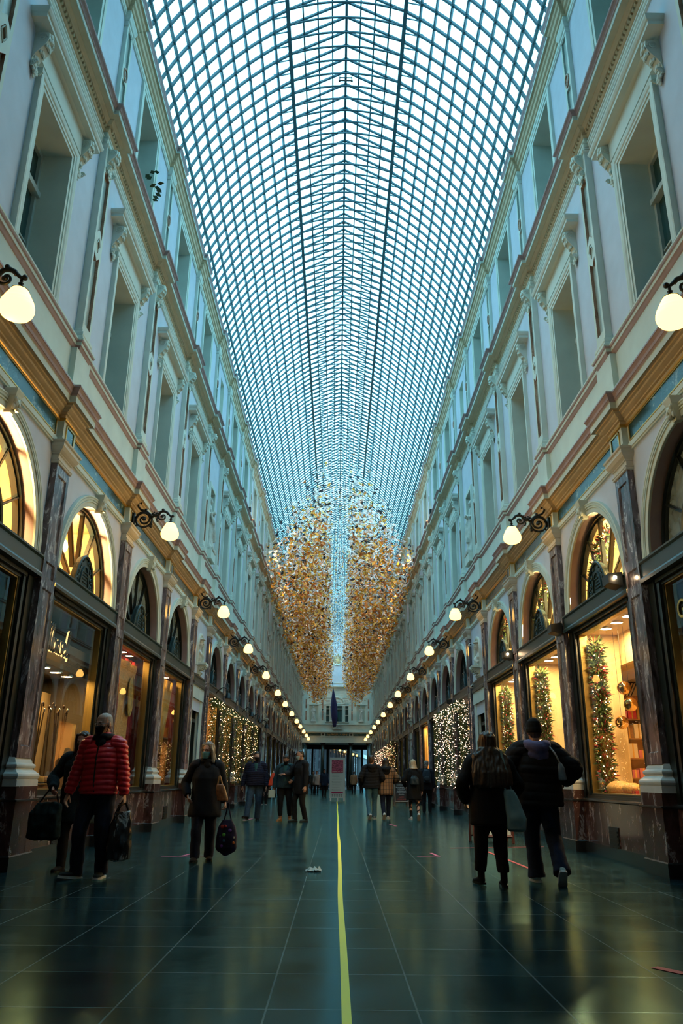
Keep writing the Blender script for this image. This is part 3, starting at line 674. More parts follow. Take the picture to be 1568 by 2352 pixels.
for side, s in SIDES.items():
    wallshop[side] = struct('wall_%s_shops' % side)
    for b in BAYS:
        if PY[b + 1] > 97: continue
        pl = place(s, mid(b))
        if not niche(b):
            lab = FRONTLAB.get((side, b), 'dark framed arched shop front with radial fanlight, %s bay along the %s arcade' % (ORD[b + 4], side))
            t = thing('arched_shopfront', lab, 'shop front', pl['loc'], pl['rz'], 'arched shop fronts of the arcade')
            for pn, (nm, me) in FP.items():
                if pn == 'vent' and b % 2 == 0: continue
                if pn == ('fan_reflect' if LIT.get((side, b), ('dark', 0))[0] != 'dark' else 'fan_pane'): continue
                inst(nm, me, t)
            fan, disp = LIT.get((side, b), ('dark', 'dark'))
            h = struct('wall_shop_interior', pl['loc'], pl['rz'])
            add_room(h, 3.76, 5.52, 1.6, 1.3 if fan != 'dark' else .55, fan if fan != 'dark' else 'fan_fill_tone', 'fanlight_room')
            if side == 'left' or b not in (1, 2, 3): add_room(h, .88, 3.68, 1.55, 1.7 if disp != 'dark' else .7, disp, 'display_room')
        else:
            t = struct('trim_niche', pl['loc'], pl['rz'])
            m = MB(); R = .40; prof = [(R, -.0), (R, .035), (R + .05, .04), (R + .055, .055), (R + .1, .06), (R + .12, .05), (R + .12, 0)]
            m.loft([[(d, R_, 4.3)] + [(d, y, z) for y, z in arch_pts(R_, 16, 4.78)] + [(d, -R_, 4.3)] for R_, d in prof], cap=False, close=False)
            m.build('surround', M['stucco'], t)
            m = MB(); n = 10
            m.loft([[(-R * sin(PI * i / n), R * cos(PI * i / n), z) for i in range(n + 1)] for z in (4.3, 4.78)], cap=False, close=False)
            m.loft([[(-R * cos(u) * sin(PI * i / n), R * cos(u) * cos(PI * i / n), 4.78 + R * sin(u)) for i in range(n + 1)] for u in [PI / 2 * j / 8 for j in range(9)]], cap=False, close=False)
            m.quad((0, -.4, 4.3), (0, .4, 4.3), (-.4, .4, 4.3), (-.4, -.4, 4.3)); m.build('recess', M['field'], t, smooth=False)
            m = MB(); scroll_console(m, 0, 4.04, 4.36, .17, .22, .0); m.box(-.1, .26, -.26, .26, 4.34, 4.40); m.build('bracket', M['stucco'], t)
            m = MB(); m.loft([[(d, -.98, z), (d, .98, z)] for d, z in ((-.05, 4.02), (.08, 4.01), (.08, 3.97), (.06, 3.95), (.06, 3.80), (.08, 3.78), (.08, 3.70), (-.05, 3.69))], cap=False, close=False); m.build('transom', M['transom'], t)
            m = MB().box(-.3, .05, -1.0, 1.0, 3.34, 3.70); m.box(-.3, .02, -1.0, -.66, 0, 3.34).box(-.3, .02, .66, 1.0, 0, 3.34); m.build('door_surround', M['white'] if False else M['stucco'], t)
            rn += 1; d = struct('door_%d' % rn, pl['loc'], pl['rz'])
            m = MB().box(-.28, -.22, -.66, .66, 0, 2.7)
            for sg in (-1, 1):
                for za, zb in ((.2, 1.0), (1.15, 2.5)): m.box(-.22, -.20, sg * .33 - .22, sg * .33 + .22, za, zb)
            o = m.build('leaf', M['wood'], d); MB().ell((-.17, .06, 1.05), (.03, .02, .02)).build('knob', M['gold'], o)
            MB().box(-.3, -.1, -.68, -.58, 0, 3.34).box(-.3, -.1, .58, .68, 0, 3.34).box(-.3, -.1, -.66, .66, 2.7, 2.8).box(-.3, -.1, -.66, .66, 3.24, 3.34).build('frame', M['wood'], d)
            MB().quad((-.22, -.6, 2.8), (-.22, .6, 2.8), (-.22, .6, 3.24), (-.22, -.6, 3.24)).build('pane', M['pane'], d)
            # upper niche recesses
            m = MB(); ring_reveal(m, .42, 7.9, 10.0, .0399, -.32); m.quad((-.32, -.42, 7.9), (-.32, .42, 7.9), (-.32, .42, 10.0), (-.32, -.42, 10.0))
            m.loft([[(d, -hw, 7.6), (d, -hw, 10 + hw - .42), (d, hw, 10 + hw - .42), (d, hw, 7.6)] for hw, d in ((.42, .04), (.42, .09), (.5, .10), (.54, .09), (.56, .04))], cap=False, close=False)
            m.box(.0, .22, -.42, .42, 7.62, 7.9); ring_reveal(m, .35, 12.4, 14.0, .1499, -.1); m.quad((-.1, -.35, 12.4), (-.1, .35, 12.4), (-.1, .35, 14.0), (-.1, -.35, 14.0)); m.build('upper_niche', M['stucco'], t)

# ---------------------------------------------------------------- bracket lamps
def lamp_parts():
    m = MB(); P = {}
    # local: d = distance from wall plane; shade hangs at d = .87, bracket springs from the frieze block
    m.ell((.135, 0, 5.93), (.03, .075, .15), 8, 6); m.box(.12, .15, -.05, .05, 5.78, 6.08)
    def spiral(cx, cz, r, a0, turns, rad, flip=1, n=30):
        pts = []
        for i in range(n + 1):
            t = i / n; rr = r * (1 - .86 * t); a = a0 + flip * turns * 2 * PI * t
            pts.append((cx + rr * cos(a), 0, cz + rr * sin(a)))
        m.tube(pts, [rad * (1 - .45 * i / n) for i in range(n + 1)], 6); m.ell(pts[-1], (.028, .028, .028), 6, 5); return pts
    spiral(.335, 5.955, .155, PI * .95, 1.5, .026, -1)                 # big scroll by the wall
    m.tube([(.335 + .158 * cos(a * .2), 0, 5.95 + .158 * sin(a * .2)) for a in range(32)], .02, 6)
    spiral(.70, 6.015, .115, PI * .12, 1.45, .022, 1)                  # outer scroll
    m.tube([(.48, 0, 5.99), (.53, 0, 6.03), (.58, 0, 6.02), (.62, 0, 6.055), (.66, 0, 6.11), (.72, 0, 6.135), (.79, 0, 6.10), (.83, 0, 6.05), (.865, 0, 6.02), (.90, 0, 6.02)], [.03, .026, .022, .024, .026, .026, .024, .022, .02, .026], 6)
    m.tube([(.46, 0, 6.02), (.40, 0, 6.10), (.33, 0, 6.13), (.26, 0, 6.15), (.21, 0, 6.20), (.19, 0, 6.26), (.215, 0, 6.31), (.25, 0, 6.30), (.255, 0, 6.27)], [.026, .024, .022, .022, .022, .022, .022, .02, .02], 6)
    m.tube([(.48, 0, 5.90), (.50, 0, 5.84), (.47, 0, 5.80), (.44, 0, 5.82)], .018, 6)
    m.tube([(.60, 0, 6.00), (.585, 0, 5.95), (.60, 0, 5.91), (.63, 0, 5.92)], .016, 6); m.tube([(.2, 0, 5.84), (.17, 0, 5.79), (.19, 0, 5.74)], .02, 5)
    for p, r in (((.90, 0, 6.025), .032), ((.70, 0, 6.155), .03), ((.225, 0, 6.33), .036), ((.36, 0, 6.15), .03), ((.55, 0, 6.05), .028), ((.50, 0, 6.07), .026), ((.49, 0, 5.80), .026), ((.335, 0, 5.955), .035), ((.70, 0, 6.015), .03), ((.58, 0, 6.085), .02), ((.53, 0, 6.10), .018)):
        m.ell(p, (r, r * 1.1, r), 7, 5)
    for i in range(18):
        a = i * .35; m.ell((.335 + .165 * cos(a), 0, 5.95 + .165 * sin(a)), (.018, .03, .018), 5, 4)
    for i in range(9):
        a = .3 + i * .32; m.ell((.70 + .125 * cos(a), 0, 6.02 + .115 * sin(a)), (.016, .026, .016), 5, 4)
    P['bracket'] = m.mesh('bracket', M['iron'], True)
    m = MB(); m.tube([(.87, 0, 6.02), (.87, 0, 5.98), (.87, 0, 5.96)], [.012, .02, .012], 6)
    m.lathe([(.008, 5.97), (.03, 5.95), (.022, 5.935), (.012, 5.925), (.03, 5.915), (.045, 5.90), (.075, 5.885), (.088, 5.875), (.088, 5.868)], 14, (.87, 0, 0)); P['gallery'] = m.mesh('gallery', M['iron'], True)
    m = MB(); prof = [(.082, 5.872), (.10, 5.84), (.122, 5.80), (.142, 5.76), (.152, 5.735), (.157, 5.733), (.158, 5.72), (.164, 5.712), (.164, 5.70), (.170, 5.692), (.176, 5.66), (.174, 5.63), (.163, 5.595), (.142, 5.565), (.105, 5.545), (.05, 5.535), (.0, 5.533)]
    m.lathe(prof, 24, (.87, 0, 0)); P['shade'] = m.mesh('shade', glow('opal_lamp_glass', (1.0, .52, .11), 6.2), True)
    return P
LP = lamp_parts()
LAMPK = [0, 2, 4, 6, 8, 10, 12, 14, 16, 18, 20, 22, 24]
for side, s in SIDES.items():
    for i, k in enumerate(LAMPK):
        pl = place(s, min(PY[k], 95.9))
        t = thing('wall_lamp', 'scrolled black iron wall lamp with glowing opal shade, %s along the %s arcade' % (ORD[i + 1], side), 'lamp', pl['loc'], pl['rz'], 'bracket lamps of the arcade')
        for pn, me in LP.items(): inst(pn, me, t)
# lamps inside the lit shops
n = 0
M['globe'] = glow('globe_lamp_glass', (1, .64, .26), 520)
gl = MB().lathe([(.0, -.15), (.08, -.14), (.15, -.06), (.16, 0), (.14, .08), (.08, .14), (.03, .16)], 16).mesh('globe', M['globe'], True); gr = MB().tube([(0, 0, .15), (0, 0, .62)], .012).lathe([(.0, .62), (.06, .60), (.06, .63)], 10).mesh('rod', M['iron'])
pm = MB().lathe([(0, 0), (.11, 0), (.115, -.02), (.09, -.02)], 14, cap=False).mesh('trim_ring', M['silver']); dms = {k: MB().lathe([(.0, -.018), (.09, -.018)], 14, cap=False).mesh('diffuser', M[v]) for k, v in (('right', 'lamp_warm'), ('left', 'lamp_dim'))}
for (side, b), (fan, disp) in LIT.items():
    s = SIDES[side]; pl = place(s, mid(b)); Mx = Matrix.Translation(pl['loc']) @ Matrix.Rotation(pl['rz'], 4, 'Z')
    where = '%s bay on the %s' % (ORD[b + 4], side)
    if fan != 'dark':
        p = Mx @ Vector((-.62, .15, 4.86)); t = thing('globe_lamp', 'glowing globe pendant behind the fanlight of the %s' % where, 'lamp', p, 0, 'globe pendants behind the fanlights'); inst('globe', gl, t); inst('rod', gr, t)
    if disp != 'dark':
        for j in range(4):
            p = Mx @ Vector((-.42, -.85 + j * .55, 3.675 if (side, b) != ('left', 1) else 2.74)); t = thing('downlight', 'round ceiling downlight, %s of four in shop window, %s' % (ORD[j + 1], where), 'downlight', p, 0, 'downlights in the shop windows'); inst('trim_ring', pm, t); inst('diffuser', dms[side], t)

# the three bright windows on the right belong to one deep shop
h = struct('wall_shop_deep'); m = MB(); xa, xb, xm, ya_, yb = XW + .205, XW + 1.9, XW + .86, PY[1] + .36, PY[4] - .36
m.quad((xb, ya_, .88), (xb, yb, .88), (xb, yb, 3.68), (xb, ya_, 3.68))
for z in (.88, 3.68): m.quad((xa, ya_, z), (xb, ya_, z), (xb, yb, z), (xa, yb, z))
for y in (ya_, yb): m.quad((xa, y, .88), (xb, y, .88), (xb, y, 3.68), (xa, y, 3.68))
for k in (2, 3): m.box(xa, xm, PY[k] - .38, PY[k] + .38, .88, 3.68)
m.box(xm, xm + .9, ya_ + .02, yb - .02, 3.12, 3.675); m.build('deep_shop', M['warmwall'], h)
# hat shop: box and pale backdrop added so light falls only low down
h = struct('trim_hat_shop', (-XW, mid(1), 0)); MB().box(-1.69, -.30, -1.54, 1.54, 2.77, 3.2).build('added_lamp_shield', M['taupe'], h); MB().box(-.95, -.90, -1.5, 1.5, .89, 2.5).build('backdrop', M['warmwall'], h)
# ---------------------------------------------------------------- far end of the gallery
YE = 96.6
e = struct('wall_end')
def ebox(m, x0, x1, z0, z1, y0=0, y1=.3): return m.box(x0, x1, YE + y0, YE + y1, z0, z1)
m = MB()
ebox(m, -4.4, 4.4, 6.85, 7.72); ebox(m, -4.4, -3.45, 7.72, 9.8); ebox(m, 3.45, 4.4, 7.72, 9.8); ebox(m, -2.3, -1.42, 7.72, 9.8); ebox(m, 1.42, 2.3, 7.72, 9.8)
ebox(m, -3.45, -2.3, 7.72, 9.8, .32, .4); ebox(m, 2.3, 3.45, 7.72, 9.8, .32, .4)
ebox(m, -4.4, 4.4, 9.8, 12.0); m.build('storey_wall', M['stucco'], e)
m = MB(); q = [(-3.95, 12.0), (-3.93, 14.9)] + [(-p, z) for p, z in ARC] + [(0, ZR)] + [(p, z) for p, z in ARC[::-1]] + [(3.93, 14.9), (3.95, 12.0)]
m.prism(q, lambda x, z: (x, YE + .02, z), lambda x, z: (x, YE + .3, z)); m.build('gable', M['field'], e)
m = MB()
for z0, z1, d in ((11.45, 11.6, .06), (11.66, 11.72, .14), (11.78, 11.86, .28), (11.86, 11.94, .36), (10.55, 10.62, .05), (9.75, 9.82, .06), (7.40, 7.50, .12), (6.52, 6.60, .25), (6.42, 6.50, .16), (5.98, 6.06, .06), (12.3, 12.36, .04)):
    ebox(m, -3.92, 3.92, z0, z1, -d, .02)
for x in (-1.78, 1.78, -3.78, 3.78): ebox(m, x - .16, x + .16, 7.72, 10.5, -.08, .02); ebox(m, x - .2, x + .2, 10.5, 10.62, -.11, .02); ebox(m, x - .2, x + .2, 7.5, 7.72, -.11, .02)
m.build('mouldings', M['stucco'], e)
m = MB()
for x in (-1.78, 1.78, -3.78, 3.78): ebox(m, x - .09, x + .09, 7.9, 9.0, -.085, 0); ebox(m, x - .09, x + .09, 9.3, 10.4, -.085, 0)
m.build('pilaster_inlay', M['copper'], e)
m = MB()
for x in (-1.78, 1.78): m.prism([(x - .09, 9.15), (x, 9.0), (x + .09, 9.15), (x, 9.3)], lambda a, z: (a, YE - .09, z), lambda a, z: (a, YE, z))
m.build('lozenges', M['iron'], e)
m = MB(); ebox(m, -4.4, 4.4, 5.30, 6.85, 0, .5); m.build('entablature', M['stucco'], e)
# tripartite window with lunette
wd = struct('window_end'); m = MB()
for x0, x1 in ((-1.42, -1.34), (-.96, -.88), (-.66, -.56), (.56, .66), (.88, .96), (1.34, 1.42)): ebox(m, x0, x1, 7.72, 9.8, -.02, .3)
ebox(m, -1.42, 1.42, 9.62, 9.80, -.06, .3); ebox(m, -1.42, 1.42, 7.66, 7.76, -.14, .3); ebox(m, -1.4, 1.4, 9.22, 9.30, 0, .25); ebox(m, -1.34, -.96, 8.5, 8.53, .1, .2); ebox(m, .96, 1.34, 8.5, 8.53, .1, .2)
m.loft([[(x, YE - d, z) for x, z in arch_pts(R, 20, 9.84)] for R, d in ((.74, 0), (.74, .1), (.86, .1), (.9, .05), (.9, 0))], cap=False, close=False); m.build('frame', M['stucco'], wd)
m = MB()
for x in (-.76, .76): m.lathe([(.12, 7.76), (.12, 7.85), (.09, 7.9), (.08, 9.5), (.12, 9.55), (.12, 9.62)], 12, (x, YE - .08, 0))
m.build('columns', M['stucco'], wd, smooth=False)
m = MB(); m.quad((-1.4, YE + .2, 7.74), (1.4, YE + .2, 7.74), (1.4, YE + .2, 9.7), (-1.4, YE + .2, 9.7)); m.build('pane', M['pane'], wd)
m = MB()
for sx in (-1, 1):
    for i in range(9): m.ell((sx * (.95 + (i % 3) * .16), YE - .01, 9.95 + (i // 3) * .17), (.07, .03, .06), 6, 4)
m.ell((0, YE, 10.15), (.14, .06, .2), 8, 6); m.ell((-.3, YE, 10.05), (.12, .05, .14), 7, 5); m.ell((.3, YE, 10.05), (.12, .05, .14), 7, 5); m.build('relief', M['stone'], wd, smooth=True)
m = MB()
ebox(m, -.62, .62, 7.36, 7.44, -.3, 0); ebox(m, -.62, .62, 6.9, 6.96, -.3, 0)
for i in range(8): m.lathe([(.03, 6.95), (.05, 7.1), (.025, 7.2), (.035, 7.38)], 8, (-.56 + i * .16, YE - .25, 0))
t = thing('balcony', 'small stone balustrade under the central window of the end wall', 'balcony', (0, 0, 0)); m.build('balustrade', M['stone'], t)
# name frieze
t = thing('name_frieze', 'green frieze with gold lettering across the end wall over the passage', 'sign', (0, YE - .02, 6.25))
MB().box(-1.45, 1.45, -.02, .0, -.15, .15).build('panel', M['green'], t)
for x0, x1 in ((-3.5, -1.95), (1.95, 3.5)): MB().box(x0, x1, -.02, 0, -.15, .15).build('side_panel', M['green'], t)
for x in (-1.7, 1.7): MB().box(x - .12, x + .12, -.03, 0, -.12, .12).build('block', M['black'], t)
def text(parent, body, size, mat, loc, rot, name='lettering', ext=.01, align='CENTER', sx=1):
    c = bpy.data.curves.new(name, 'FONT'); c.body = body; c.size = size; c.extrude = ext; c.align_x = align; c.align_y = 'CENTER'; c.space_character = 1.08
    o = bpy.data.objects.new(name, c); COL.objects.link(o); bpy.context.view_layer.update()
    me = bpy.data.meshes.new_from_object(o.evaluated_get(bpy.context.evaluated_depsgraph_get())); me.materials.clear(); me.materials.append(mat); bpy.data.objects.remove(o)
    o = bpy.data.objects.new(name, me); COL.objects.link(o); o.location = loc; o.rotation_euler = rot; o.scale = (sx, 1, 1); o.parent = parent; return o
text(t, 'GALERIE DE LA REINE', .235, M['gold'], (0, -.03, 0), (PI / 2, 0, 0))
# sun clock
t = thing('wall_clock', 'round gilt sun clock high on the end wall', 'clock', (-.09, YE, 15.15))
m = MB(); m.lathe([(.68, -.02), (.72, -.08), (.66, -.12), (.58, -.1), (.56, -.03), (.52, -.02)], 32, axis='y', cap=False); m.build('rim', M['stucco'], t, smooth=True)
m = MB(); m.lathe([(.0, -.02), (.56, -.02)], 32, axis='y', cap=False); m.build('dial', plain('clock_dial', (.55, .42, .25), .5), t)
m = MB()
for i in range(16):
    a = i * PI / 8; r = .5 if i % 2 == 0 else .38
    m.prism([(.05 * cos(a + PI / 2), .05 * sin(a + PI / 2)), (r * cos(a), r * sin(a)), (.05 * cos(a - PI / 2), .05 * sin(a - PI / 2))], lambda x, z: (x, -.05, z), lambda x, z: (x, -.025, z))
m.ell((0, -.05, 0), (.14, .05, .14), 12, 8); m.build('sun', plain('bright_gilding', (1, .72, .3), .4, metal=.4), t)
# colonnade
for i, x in enumerate((-3.75, -1.70, 1.66, 3.78)):
    t = thing('column', 'dark round marble column carrying the end wall, %s from the left wall' % ORD[i + 1], 'column', (x, YE + .2, 0), 0, 'columns of the end passage')
    MB().lathe([(.23, .42), (.22, 3), (.20, 5.0)], 18).build('shaft', M['column'] if False else plain('dark_green_column', (.03, .06, .06), .2), t, smooth=True)
    MB().box(-.32, .32, -.32, .32, 0, .25).lathe([(.3, .25), (.31, .32), (.25, .36), (.27, .40), (.23, .43)], 18).build('base', M['black'], t)
    MB().lathe([(.21, 5.0), (.25, 5.05), (.22, 5.1), (.3, 5.2)], 18).box(-.32, .32, -.32, .32, 5.2, 5.31).build('capital', M['dark'], t)
# flag
t = thing('flag', 'long furled navy blue flag hanging from a slanted pole before the end wall', 'flag', (0, YE, 7.7))
MB().tube([(.12, -.1, .05), (-.3, -1.3, 2.4), (-.60, -2.0, 4.3)], .03, 6).ell((-.62, -2.03, 4.4), (.06, .06, .1)).build('pole', M['iron'], t)
m = MB(); rings = []
for i in range(22):
    u = i / 21; z = 3.7 - u * 4.35; wd_ = .05 + .30 * min(1, u * 2.2) * (1 - .55 * max(0, u - .72) / .28); xc = -.52 + .18 * u; ring = []
    for j in range(18):
        a = 2 * PI * j / 18; rr = 1 + .22 * sin(3 * a + u * 2) + .1 * sin(5 * a); ring.append((xc + wd_ * rr * cos(a), -1.9 + .35 * u + .6 * wd_ * rr * sin(a), z))
    rings.append(ring)
m.loft(rings); m.build('cloth', plain('navy_flag_cloth', (.012, .012, .075), .8), t, smooth=True)
# passage and second gallery turning away beyond it
pz = struct('wall_passage')
MB().box(-4.5, 4.5, YE + .4, YE + 6, 5.3, 5.6).box(-4.6, -4.2, YE + .3, YE + 6, 0, 5.4).box(4.2, 4.6, YE + .3, YE + 6, 0, 5.4).build('passage', M['ochre'], pz)
m = MB()
for x0, x1 in ((-1.28, -1.0), (1.28, 1.66), (3.05, 3.3), (-3.2, -2.95)): m.box(x0, x1, YE + 5.5, YE + 5.9, 0, 4.75)
m.box(-4.4, 4.4, YE + 5.5, YE + 5.9, 4.75, 5.4); m.build('screen', M['dark'], pz)
sg = struct('wall_second_gallery'); ang = .125
def far(x, y): return (x * cos(ang) + (y) * sin(ang) - 3.6, 104 + y * cos(ang) - x * sin(ang))
m = MB(); a, b_ = far(-.3, 0), far(-.3, 90)
m.add([(*a, 0), (*b_, 0), (*b_, 12), (*a, 12)], [(0, 1, 2, 3)]); m.build('arcade', plain('far_arcade', (.12, .13, .14), .8), sg)
m = MB(); a, b_, c, d = far(-.3, 0), far(-.3, 90), far(.1, 90), far(.1, 0)
m.prism([a, b_, c, d], lambda x, y: (x, y, 5.75), lambda x, y: (x, y, 6.5)); m.build('entablature', M['stucco'], sg)
m = MB()
for i in range(18): m.box(-12, 30, 107.5 + i * 4, 110.9 + i * 4, 13.5, 13.8)
m.box(9, 9.4, 103, 180, 0, 13.6).box(-14, -13.6, 103, 180, 0, 13.6); m.build('roof', M['field'], sg)  # unseen slab roof and side walls added to dim the far openings
struct('floor_street', me=MB().quad((-30, 104, -.002), (60, 104, -.002), (60, 230, -.002), (-30, 230, -.002)).mesh('floor_street', plain('street_paving', (.12, .14, .15), .4)))
PLm = PIL[0][1]
for i in range(16):
    x, y = far(-.28, 3 + i * 4); t = thing('marble_pilaster', 'veined pilaster of the second gallery beyond the passage, %s along it' % ORD[i + 1], 'pilaster', (x, y, 0), -ang, 'pilasters of the second gallery')
    for pn, me in PLm.items(): inst(pn, me, t)
for i in range(7):
    x, y = far(-.28, 14 + i * 7); t = thing('wall_lamp', 'bracket lamp seen through the end passage, %s along the second gallery' % ORD[i + 1], 'lamp', (x, y, 0), -ang, 'bracket lamps of the second gallery')
    for pn, me in LP.items(): inst(pn, me, t)
# ---------------------------------------------------------------- hanging curtain of foil leaves
def leaf_curtain():
    V, Fc, MI = [], [], []
    def zb(x):
        a = abs(x); xs = [0, .45, .62, .9, 1.5, 2.2, 2.7, 3.2, 3.7]; zs = [13.7, 13.3, 11.8, 10.6, 9.7, 9.1, 9.4, 9.9, 10.6]
        return float(np.interp(a, xs, zs))
    rnd = random.Random(5); wires = MB()
    Y = 34.0
    while Y < 93:
        for i in range(31):
            x = -3.75 + i * 7.5 / 30 + rnd.uniform(-.09, .09); y = Y + rnd.uniform(-.25, .25); a = abs(x)
            if 2.85 < a < 3.2 and rnd.random() < .85: continue
            top = 18.0 - .36 * x * x + rnd.uniform(-.5, .3) - max(0, (39 - Y)) * .9; bot = zb(x) + rnd.uniform(-.25, .7) + (0.5 if Y < 41 else 0)
            centre = a < .55
            if centre and rnd.random() < .3: continue
            z = top
            while z > bot:
                u = (top - z) / max(top - bot, .1)
                if rnd.random() < (.26 + .50 * min(1, u * 1.5)) * (1 if Y > 43 else .8):
                    sz = rnd.uniform(.075, .14) * (.55 if centre else 1); ya_, pi_, ro_ = rnd.uniform(0, 2 * PI), rnd.uniform(-1.1, 1.1), rnd.uniform(0, PI)
                    mt = Matrix.Rotation(ya_, 3, 'Z') @ Matrix.Rotation(pi_, 3, 'X') @ Matrix.Rotation(ro_, 3, 'Y')
                    k = len(V); fold = rnd.uniform(.1, .5) * sz
                    for p in ((0, -sz * 1.1, 0), (sz * .6, 0, fold), (0, sz * 1.2, 0), (-sz * .6, 0, fold)):
                        q = mt @ Vector(p); V.append((x + q.x, y + q.y, z + q.z))
                    Fc.append((k, k + 1, k + 2)); Fc.append((k, k + 2, k + 3))
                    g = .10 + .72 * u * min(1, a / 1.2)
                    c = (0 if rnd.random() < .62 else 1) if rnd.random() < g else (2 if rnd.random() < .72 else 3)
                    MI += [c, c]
                z -= rnd.uniform(.14, .30)
        Y += .44
    me = bpy.data.meshes.new('leaf_curtain'); me.from_pydata(V, [], Fc); me.update()
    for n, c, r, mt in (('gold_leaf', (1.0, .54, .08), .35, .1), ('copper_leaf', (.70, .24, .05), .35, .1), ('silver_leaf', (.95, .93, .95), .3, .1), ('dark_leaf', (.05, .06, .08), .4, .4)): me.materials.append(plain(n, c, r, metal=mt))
    me.polygons.foreach_set('material_index', MI); return me
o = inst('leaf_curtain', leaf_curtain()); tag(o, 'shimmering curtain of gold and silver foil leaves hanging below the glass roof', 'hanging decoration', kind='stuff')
# ---------------------------------------------------------------- people
def fabric(name, c, r=.85, var=.12, scale=30): return plain(name, c, r, var=var, scale=scale, spec=.25)
SKIN = plain('skin', (.50, .29, .21), .5); SKIN2 = plain('skin_tan', (.36, .20, .14), .5)
def catmull(pts, rad, sub):
    P = [Vector(p) for p in pts]; R = [r if isinstance(r, tuple) else (r, r) for r in rad]; op, orr = [], []
    for i in range(len(P) - 1):
        p0, p1, p2, p3 = P[max(i - 1, 0)], P[i], P[i + 1], P[min(i + 2, len(P) - 1)]
        for k in range(sub):
            t = k / sub; op.append(.5 * ((2 * p1) + (p2 - p0) * t + (2 * p0 - 5 * p1 + 4 * p2 - p3) * t * t + (3 * p1 - p0 - 3 * p2 + p3) * t ** 3))
            e = t * t * (3 - 2 * t); orr.append((R[i][0] * (1 - e) + R[i + 1][0] * e, R[i][1] * (1 - e) + R[i + 1][1] * e))
    op.append(P[-1]); orr.append(R[-1]); return op, orr
def limb(m, pts, rad, n=12, sub=4, ref=(0, 1, 0)):
    P, R = catmull(pts, rad, sub); rings = []; ref = Vector(ref)
    for i, p in enumerate(P):
        t = (P[min(i + 1, len(P) - 1)] - P[max(i - 1, 0)]).normalized()
        u = t.cross(ref)
        if u.length < .2: u = t.cross(Vector((1, 0, .3)))
        u.normalize(); w = u.cross(t).normalized()
        rings.append([p + u * cos(2 * PI * k / n) * R[i][0] + w * sin(2 * PI * k / n) * R[i][1] for k in range(n)])
    m.loft(rings); return P
def slices(m, rows, n=20, M=None, pw=2.3):
    rings = []
    for z, cx, cy, rx, ry in rows:
        ring = []
        for k in range(n):
            a = 2 * PI * k / n; c, s_ = cos(a), sin(a)
            q = (abs(c) ** pw + abs(s_) ** pw) ** (-1 / pw)
            p = Vector((cx + rx * c * q, cy + ry * s_ * q, z)); ring.append(M @ p if M else p)
        rings.append(ring)
    m.loft(rings)
def remesh(m, name, mat, vox, smooth=2, wr=None):
    me = m.mesh(name); o = bpy.data.objects.new(name, me); COL.objects.link(o)
    r = o.modifiers.new('r', 'REMESH'); r.mode = 'VOXEL'; r.voxel_size = vox
    if smooth: q = o.modifiers.new('s', 'SMOOTH'); q.factor = .5; q.iterations = smooth
    bpy.context.view_layer.update(); out = bpy.data.meshes.new_from_object(o.evaluated_get(bpy.context.evaluated_depsgraph_get()))
    bpy.data.objects.remove(o); bpy.data.meshes.remove(me); out.name = name
    if wr:
        n = len(out.vertices); co = np.empty(n * 3); no = np.empty(n * 3); out.vertices.foreach_get('co', co); out.vertices.foreach_get('normal', no)
        co = co.reshape(-1, 3); no = no.reshape(-1, 3); d = wr(co); co += no * d[:, None]; out.vertices.foreach_set('co', co.ravel()); out.update()
    out.materials.clear(); out.materials.append(mat); out.polygons.foreach_set('use_smooth', [True] * len(out.polygons)); return out
def folds(amp, sc=(14, 14, 7), seed=0):
    def f(co):
        return np.array([mnoise.noise(Vector((p[0] * sc[0] + seed, p[1] * sc[1], p[2] * sc[2]))) for p in co]) * amp
    return f
def quilt(pitch, amp, seed=0):
    def f(co):
        z = co[:, 2] + .012 * np.sin(co[:, 0] * 9 + seed) + .012 * np.sin(co[:, 1] * 11)
        return amp * (np.abs(np.sin(PI * z / pitch)) ** .55 - .6) + np.array([mnoise.noise(Vector((p[0] * 25 + seed, p[1] * 25, p[2] * 25))) for p in co]) * amp * .22
    return f
HZ = [-.022, -.012, .005, .03, .06, .10, .14, .17, .195, .212, .219]
HX = [.022, .036, .050, .060, .067, .0735, .076, .072, .058, .035, .010]; HY = [.022, .036, .058, .078, .090, .096, .099, .094, .076, .045, .012]; HC = [-.066, -.060, -.044, -.026, -.012, -.003, .004, .007, .009, .01, .01]
def hr(z): return [float(np.interp(z, HZ, a)) for a in (HX, HY, HC)]
def head_mats(c):
    S = c['H'] / 1.8; base = Vector(c.get('neck', (0, -.015, 1.575))) * S
    return Matrix.Translation(base) @ Matrix.Rotation(c.get('turn', 0), 4, 'Z') @ Matrix.Rotation(c.get('nod', 0), 4, 'X') @ Matrix.Scale(S ** .5, 4)
def solve2(a, b, l1, l2, pole):
    a, b = Vector(a), Vector(b); d = b - a; L_ = min(d.length, (l1 + l2) * .998); d.normalize(); b = a + d * L_
    x = (l1 * l1 - l2 * l2 + L_ * L_) / (2 * L_); h = sqrt(max(l1 * l1 - x * x, 0)); pole = Vector(pole); pole = (pole - d * pole.dot(d)).normalized()
    return a + d * x + pole * h, b
